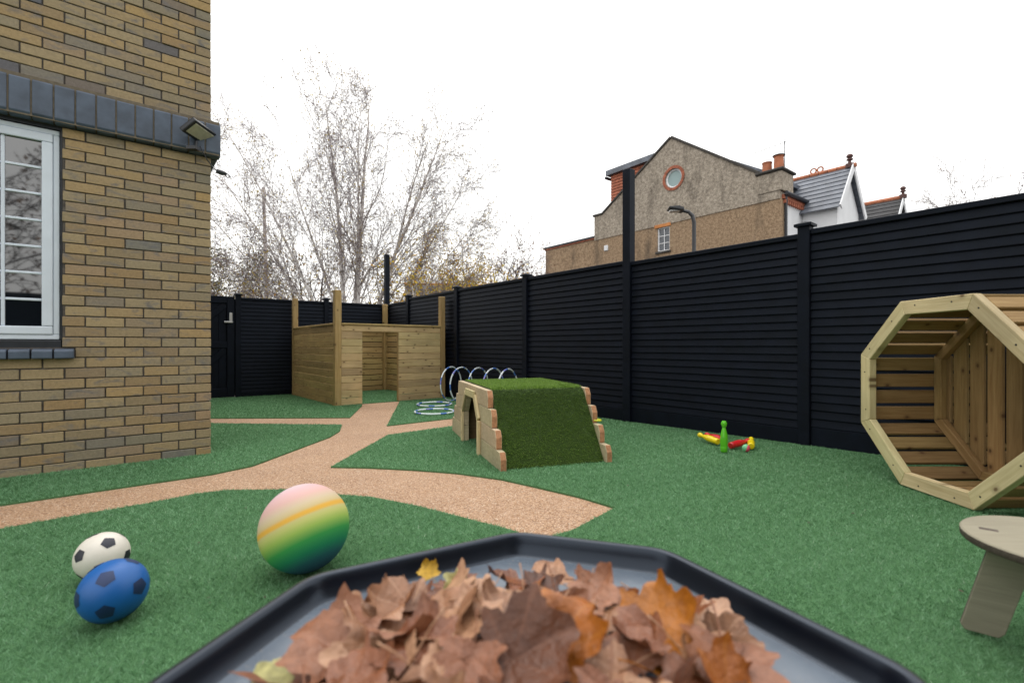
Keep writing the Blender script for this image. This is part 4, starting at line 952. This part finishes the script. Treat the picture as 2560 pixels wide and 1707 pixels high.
# gabled front bay
BX = 1.15
bay = [(1.85, 0), (4.05, 0), (4.05, HZ(5.95)), (2.93, HZ(7.4)), (1.85, HZ(5.95))]
mb = MB(); slab(mb, bay, [], lambda y, z, a: (a, y, z), -.0, BX); link('bay_wall', mb.mesh('bay_wall'), MT['white_render'], house)
for sgn, ye in ((-1, 1.62), (1, 4.28)):
    a = Vector((0, ye, HZ(5.83))); r_ = Vector((0, 2.93, HZ(7.56))); d = (r_ - a)
    nrows = 9
    for j in range(nrows):
        p = a + d*(j + .5)/nrows; q0 = Vector((-2.6, p.y, p.z)); q1 = Vector((BX + .16, p.y, p.z)); nn = Vector((0, -d.z, d.y)) if sgn == -1 else Vector((0, d.z, -d.y))
        board('slate_course', house, q0, q1, d.length/nrows*1.15, .03, nn + d*.10*(1 if sgn == 1 else 1), MT['slate'], 0)
    a2 = a + Vector((BX + .18, 0, -.02)); r2 = r_ + Vector((BX + .18, 0, -.02)); board('bargeboard', house, a2, r2, .22, .045, (1, 0, 0), MT['white_render'])
for i in range(13): link('ridge_tile', MB().tube([(-2.6 + i*.31, 2.93, HZ(7.57)), (-2.31 + i*.31, 2.93, HZ(7.57))], .085, 8).mesh('rt'), MT['terracotta'], house)
for xx in (-1.15, .1):
    for k in (-1, 1): link('ridge_crest', MB().tube([(xx + k*.12 + .10*math.cos(2*math.pi*i/12), 2.93, HZ(7.73) + .10*math.sin(2*math.pi*i/12)) for i in range(12)], .03, 5, True).mesh('rc'), MT['terracotta'], house)
MT['dark_terracotta'] = plain('dark_terracotta', (.10, .05, .045), .8)
FIN = [(.14, 7.5), (.14, 7.66), (.06, 7.68), (.05, 7.77), (.11, 7.80), (.11, 7.83), (.06, 7.86), (.115, 7.93), (.085, 8.0), (.02, 8.03)]
link('finial', MB().lathe([(a, HZ(z)) for a, z in FIN], 12, Matrix.Translation((BX + .05, 2.93, 0))).mesh('finial'), MT['dark_terracotta'], house)
bw_ = Matrix(((0, -1, 0, 0), (1, 0, 0, 0), (0, 0, 1, 0), (0, 0, 0, 1)))
casement(house, 2.2, 3.0, HZ(3.9), HZ(5.2), -BX - .055, 2, 2, bw_); casement(house, 3.05, 3.85, HZ(3.9), HZ(5.2), -BX - .055, 2, 2, bw_)
casement(house, .25, 1.0, HZ(4.2), HZ(5.1), 1.85 - .05, 2, 1)
link('bay_sill', MB().box(0, BX + .12, 1.78, 4.1, HZ(3.82), HZ(3.88)).mesh('bs'), MT['white_render'], house)

def simple_house(name, label, loc, rz, wd, dp, he, hr, wallm, roofm, group=None, wins=()):
    h = thing(name, label, 'house', loc, R(rz), group)
    mb = MB().prism([(-wd/2, 0), (wd/2, 0), (wd/2, he), (0, hr), (-wd/2, he)], 'y', 0, dp); link('wall', mb.mesh('wall'), wallm, h)
    for s_ in (-1, 1):
        a = Vector((s_*(wd/2 + .25), 0, he - .25*(hr-he)/(wd/2))); r_ = Vector((0, 0, hr + .06)); d = r_ - a; nr = 10
        for j in range(nr):
            p = a + d*(j + .5)/nr; nn = Vector((-d.z, 0, d.x)) * (1 if s_ < 0 else -1) + d*.1
            board('tile_course', h, p + Vector((0, -.3, 0)), p + Vector((0, dp + .3, 0)), d.length/nr*1.15, .04, nn, roofm, 0)
        board('bargeboard', h, a + Vector((0, -.32, -.05)), r_ + Vector((0, -.32, -.05)), .2, .04, (0, -1, 0), MT['white_render'])
    for x0, x1, z0_, z1_ in wins: casement(h, x0, x1, z0_, z1_, -.06, 2, 2)
    link('ridge', MB().tube([(0, -.3, hr + .09), (0, dp + .3, hr + .09)], .1, 8).mesh('ridge'), MT['terracotta'], h)
    return h
HRZ = math.degrees(math.atan2(HE1.y, HE1.x)) + 90
for q_, lb in ((9.0, 'white gabled house with dark tiled roof right of the slate roofed bay'), (15.4, 'distant gabled house whose dark finial just shows above the fence at right')):
    p2 = HO2 + HE2 * q_ + HE1 * 1.1
    h2 = simple_house('gabled_house', lb, (p2.x, p2.y, -.22), HRZ, 2.5, 8, 6.1, 7.66, MT['white_render'], MT['dark_tile'])
    link('finial', MB().lathe([(a, z + .2) for a, z in FIN], 10, Matrix.Translation((0, -.3, 0))).mesh('finial'), MT['dark_terracotta'], h2)
simple_house('pale_house', 'pale house with grey roof half hidden behind the birch beside the tall post', (-6.6, 31, -.22), -78, 7, 9, 3.5, 5.0, MT['white_render'], MT['slate'], None, ((-2.3, -1.0, 1.9, 3.1), (.8, 2.1, 1.9, 3.1)))
simple_house('pale_house', 'low white house behind the yellow leaved tree', (-3.2, 38, -.22), -75, 6.4, 10, 3.6, 5.4, MT['white_render'], MT['dark_tile'], None, ((-2.0, -.9, 2, 3.2), (.8, 1.9, 2, 3.2)))

# ================================================================== street lamps and pole
MT['lamp_metal'] = plain('lamp_column', (.028, .03, .034), .45, .2, 4, .05, .001, .5)
def street_lamp(label, x, y, H, arm, ang, r=.055):
    l = thing('street_lamp', label, 'street lamp', (x, y, -.22), ang)
    link('column', MB().tube([(0, 0, 0), (0, 0, 1.2), (0, 0, 1.25), (0, 0, H - .35), (arm*.06, 0, H - .16), (arm*.2, 0, H - .05), (arm*.45, 0, H)], [r*1.5, r*1.5, r, r, r, r*.9, r*.8], 10).mesh('column', smooth=True), MT['lamp_metal'], l)
    hd = link('lamp_head', MB().prism([(arm*.42, H - .035), (arm, H + .05), (arm*.98, H + .085), (arm*.6, H + .10), (arm*.42, H + .045)], 'y', -.2, .2).mesh('head', bevel=.02, seg=2), MT['lamp_metal'], l)
    link('lens', MB().box(arm*.55, arm*.93, -.1, .1, H - .03, H + .015).mesh('lens'), plain('lamp_lens', (.5, .5, .48), .2), hd); return l
street_lamp('dark street lamp with LED head in front of the pebbledash gable', 5.12, 13.5, 4.93, -.72, R(-8))
street_lamp('thin dark street lamp showing above the back fence by the gate', -15.9, 28.5, 5.0, 1.0, R(0), .06)
up_ = thing('utility_pole', 'thin pale wooden utility pole standing left of the birch', 'pole', (-11.0, 21.5, -.22))
link('shaft', MB().tube([(0, 0, 0), (0, 0, 4), (-.14, 0, 8.2)], [.10, .085, .06], 10).mesh('shaft', smooth=True), plain('pole_wood', (.42, .37, .35), .9, .2, 6, .3, .005), up_); link('step_bolts', MB().tube([(-.3, 0, 4.9), (.2, 0, 4.9)], .02, 5).mesh('sb'), MT['lamp_metal'], up_)

# ================================================================== trees
m, t, b = nodes('birch_bark'); v, r = coords(t)
st_ = t.nodes.new('ShaderNodeVectorMath'); st_.operation = 'MULTIPLY'; st_.inputs[1].default_value = (2, 2, 5); t.links.new(v, st_.inputs[0])
t.links.new(ramp(t, tex(t, st_.outputs[0], 1.3, 5, .7), [(.34, (.10, .085, .08)), (.42, (.52, .48, .46)), (.62, (.78, .75, .73))]), b.inputs['Base Color']); b.inputs['Roughness'].default_value = .8; MT['birch'] = m
MT['twig'] = plain('birch_twig', (.25, .21, .22), .85, .2, 3, 0); MT['bark'] = plain('dark_bark', (.085, .065, .06), .9, .35, 5, .3, .01)
class Tree:
    def __init__(s, seed): s.r = random.Random(seed); s.trunk = MB(); s.twig = MB(); s.leaf = []; s.lr = []
    def limb(s, p, d, L, r, lvl, P):
        rr = s.r; n = P['seg'][lvl]; pts = [p.copy()]; d = d.normalized(); step = L / n; dirs = [d]
        for i in range(n):
            f = (i + 1) / n
            d = (d + Vector((rr.gauss(0, 1), rr.gauss(0, 1), rr.gauss(0, 1))) * P['wob'][lvl] + Vector((0, 0, P['grav'][lvl] * (f if P['grav'][lvl] < 0 else 1)))).normalized()
            p = p + d * step; pts.append(p.copy()); dirs.append(d)
        rad = [max(r * (1 - .85 * i / n), P['rmin']) for i in range(n + 1)]
        (s.trunk if lvl < P['thick'] else s.twig).tube(pts, rad, 7 if lvl == 0 else (5 if lvl == 1 else 3))
        if lvl < P['levels']:
            for c in range(P['kids'][lvl]):
                f = P['from'][lvl] + (1 - P['from'][lvl]) * (c + rr.random()) / P['kids'][lvl]; i = min(int(f * n), n - 1); g_ = f * n - i
                q = pts[i].lerp(pts[i+1], g_); dd = dirs[i+1]; side_ = dd.orthogonal().normalized(); side_ = Matrix.Rotation(rr.uniform(0, 6.283), 3, dd) @ side_
                an = P['ang'][lvl] * rr.uniform(.6, 1.3); nd = dd * math.cos(an) + side_ * math.sin(an)
                s.limb(q, nd, L * P['ratio'][lvl] * rr.uniform(.6, 1.25) * (1.15 - .55 * f), rad[i] * P['rr'][lvl], lvl + 1, P)
        else:
            for c in range(P['leaves']):
                if rr.random() < P['lprob'](pts[-1]): s.addleaf(pts[rr.randint(1, n)] + Vector((rr.gauss(0, 1), rr.gauss(0, 1), rr.gauss(0, 1))) * P['lspread'], P['lsize'] * rr.uniform(.6, 1.4), P['lcol'](pts[-1], rr))
    def addleaf(s, p, sz, col):
        rr = s.r; a = Vector((rr.gauss(0, 1), rr.gauss(0, 1), rr.gauss(0, 1))).normalized(); b_ = a.orthogonal().normalized() * sz * .62; a = a * sz
        s.leaf.append((p - a, p + b_, p + a, p - b_)); s.lr.append(col)
    def build(s, root, tm, wm, lm, tn='trunk'):
        link(tn, s.trunk.mesh('trunk', smooth='all'), tm, root)
        cr = MB(); link('crown', s.twig.mesh('crown', smooth='all'), wm, root) if s.twig.v else None
        if s.leaf:
            me = bpy.data.meshes.new('foliage'); n = len(s.leaf); me.from_pydata([tuple(v_) for q in s.leaf for v_ in q], [], [tuple(range(4*i, 4*i+4)) for i in range(n)]); me.update(); setrnd(me, np.repeat(s.lr, 4)); o = link('foliage', me, lm, root); tag(o, kind='stuff')
MT['aut_leaf'] = attrcol('autumn_foliage', [(0, (.12, .09, .075)), (.22, (.24, .17, .09)), (.4, (.42, .32, .06)), (.6, (.56, .42, .05)), (.8, (.50, .26, .04)), (1, (.28, .30, .08))], .7, .2)
MT['green_leaf'] = attrcol('dull_foliage', [(0, (.04, .055, .03)), (.5, (.085, .11, .05)), (.85, (.15, .17, .07)), (1, (.36, .20, .05))], .7, .2)
MT['brown_leaf'] = attrcol('rust_foliage', [(0, (.07, .045, .04)), (.5, (.15, .09, .07)), (1, (.28, .16, .08))], .7, .2)
BT = Vector((-5.15, 16, -.22))
bt = thing('birch_tree', 'tall many stemmed silver birch almost bare, behind the back fence', 'tree', BT)
T = Tree(11)
def bl_prob(p): return .9 if p.z < 3.2 else (.5 if p.z < 5 else .3)
def bl_col(p, rr):
    if p.z < 2.6 or (p.x > 1.2 and p.z < 4.6): return rr.uniform(.3, .9)
    return rr.uniform(.0, .35) if rr.random() < .75 else rr.uniform(.3, .65)
PBi = dict(seg=[10, 7, 4, 3], wob=[.03, .07, .12, .18], grav=[-.035, -.04, -.07, -.15], kids=[20, 10, 6], ratio=[.36, .42, .5], ang=[.5, .6, .75], rr=[.34, .5, .6], levels=3, thick=2, rmin=.0042, leaves=3, lprob=bl_prob, lspread=.16, lsize=.026, lcol=bl_col)
PBi['from'] = [.18, .12, .1]
for (ex, ey, ez), L, r in (((-5.6, .6, 8.0), 9.6, .085), ((-4.4, -.8, 9.2), 9.6, .085), ((-3.0, 1.0, 9.8), 9.5, .08), ((-1.6, -1.0, 10.4), 9.7, .12), ((-.4, .8, 10.8), 9.9, .15), ((.8, -.9, 10.6), 9.6, .085), ((1.9, .6, 10.0), 9.3, .115), ((3.1, -.6, 9.0), 8.8, .08),
                           ((4.0, .6, 7.8), 7.9, .07), ((4.8, -.5, 6.2), 6.6, .06), ((4.6, .3, 4.0), 5.2, .045), ((-6.2, -.4, 6.0), 8.0, .06), ((-6.0, .5, 4.2), 7.0, .05), ((-5.2, -.3, 2.8), 5.8, .045)):
    d = Vector((ex, ey, ez)).normalized(); T.limb(Vector((ex*.05, ey*.05, 0)), (d + Vector((-.05*d.x, 0, .12))).normalized(), L*.96, r*.8, 0, PBi)
T.build(bt, MT['birch'], MT['twig'], MT['aut_leaf'])
def small_tree(name, label, loc, seed, stems, H, spread, P, bark, twig, leafm, group=None):
    o = thing(name, label, 'tree', loc, 0, group); T_ = Tree(seed); rr = random.Random(seed)
    for i in range(stems):
        a = 2*math.pi*(i + rr.random()*.6)/stems; d = Vector((math.cos(a)*spread, math.sin(a)*spread, 1)); T_.limb(Vector((math.cos(a)*.12, math.sin(a)*.12, 0)), d, H*rr.uniform(.75, 1.05), P['r0'], 0, P)
    T_.build(o, bark, twig, leafm); return o
def PP(**k):
    d = dict(seg=[6, 5, 4, 3], wob=[.08, .12, .16, .2], grav=[.03, .02, -.02, -.05], kids=[9, 6, 4], ratio=[.5, .5, .5], ang=[.6, .7, .8], rr=[.5, .55, .6], levels=3, thick=2, rmin=.007, leaves=3, lprob=lambda p: .7, lspread=.15, lsize=.06, lcol=lambda p, rr: rr.random(), r0=.08); d['from'] = [.25, .2, .15]; d.update(k); return d
small_tree('shrubby_tree', 'dark twiggy tree with a few orange leaves left of the birch trunks', (-8.0, 18.5, -.22), 5, 6, 4.3, .42, PP(kids=[8, 5, 4], rmin=.006, leaves=2, lprob=lambda p: .25, lsize=.05, lcol=lambda p, rr: rr.choice((.1, .15, .45, .8))), MT['bark'], MT['bark'], MT['aut_leaf'])
small_tree('leafy_tree', 'grey green leafy tree beside the brick corner beyond the gate', (-15.2, 23, -.22), 8, 5, 5.6, .40, PP(kids=[9, 6, 4], leaves=6, lprob=lambda p: .7, lspread=.22, lsize=.055, lcol=lambda p, rr: rr.random() * .85 if rr.random() < .97 else 1, rmin=.009), MT['bark'], MT['bark'], MT['green_leaf'])
small_tree('leafy_tree', 'yellow leaved young tree between the tall post and the fence', (-2.75, 15.2, -.22), 9, 5, 3.9, .45, PP(r0=.04, leaves=4, lprob=lambda p: .6, lspread=.22, lsize=.045, rmin=.005, lcol=lambda p, rr: rr.uniform(.42, .85)), MT['birch'], MT['twig'], MT['aut_leaf'])
small_tree('leafy_tree', 'rusty brown twiggy tree in front of the house extension', (-.6, 19.5, -.22), 12, 7, 4.9, .5, PP(kids=[9, 6, 4], leaves=3, lprob=lambda p: .5, lspread=.14, lsize=.04, rmin=.006), MT['bark'], plain('rust_twig', (.13, .085, .075), .9, .2, 4, 0), MT['brown_leaf'])
small_tree('leafy_tree', 'golden brown tree left of the rusty twiggy tree', (-2.9, 22, -.22), 14, 6, 4.2, .4, PP(kids=[8, 5, 4], leaves=4, lprob=lambda p: .5, lspread=.2, lsize=.05, rmin=.006, lcol=lambda p, rr: rr.uniform(.4, .75)), MT['bark'], MT['bark'], MT['aut_leaf'])
small_tree('bare_tree', 'distant bare tree above the fence at the far right edge', (42, 42.5, -.22), 15, 6, 14.5, .45, PP(kids=[10, 8, 6], leaves=1, lprob=lambda p: .4, lsize=.08, rmin=.014, r0=.16), MT['bark'], plain('far_twig', (.2, .16, .16), .9, .2, 3, 0), MT['brown_leaf'])
small_tree('bare_tree', 'bare tree reflected in the upper panes of the white window', (2.3, -9.5, -.22), 17, 4, 8.5, .3, PP(kids=[10, 8, 5], leaves=2, lprob=lambda p: .5, lsize=.06, rmin=.01, r0=.12), MT['bark'], MT['bark'], MT['brown_leaf'])

# ================================================================== leaf crumbs scattered on turf and path
mb = MB(); rc_ = random.Random(4)
for i in range(60):
    y = rc_.uniform(1.3, 6.5); x = rc_.uniform(-.95*y, min(.95*y, RF(y) - .15))
    if (x - WC.x)*WIN.x + (y - WC.y)*WIN.y > -.05 and (x - WC.x)*WDIR.x + (y - WC.y)*WDIR.y < .05: continue
    a = rc_.uniform(0, 6.28); L = rc_.uniform(.003, .010); z = gz(x, y) + rc_.uniform(.012, .018)
    d = Vector((math.cos(a), math.sin(a), rc_.uniform(-.2, .3))) * L; e_ = Vector((-math.sin(a), math.cos(a), rc_.uniform(-.3, .3))) * L * rc_.uniform(.3, .8); p = Vector((x, y, z))
    mb.add([p - d, p + e_, p + d, p - e_], [(0, 1, 2, 3)])
tag(link('leaf_crumbs', mb.mesh('leaf_crumbs'), plain('leaf_crumb', (.05, .035, .022), .8, .5, 30, 0)), 'tiny brown leaf crumbs scattered over the turf and path', 'leaf litter', kind='stuff')
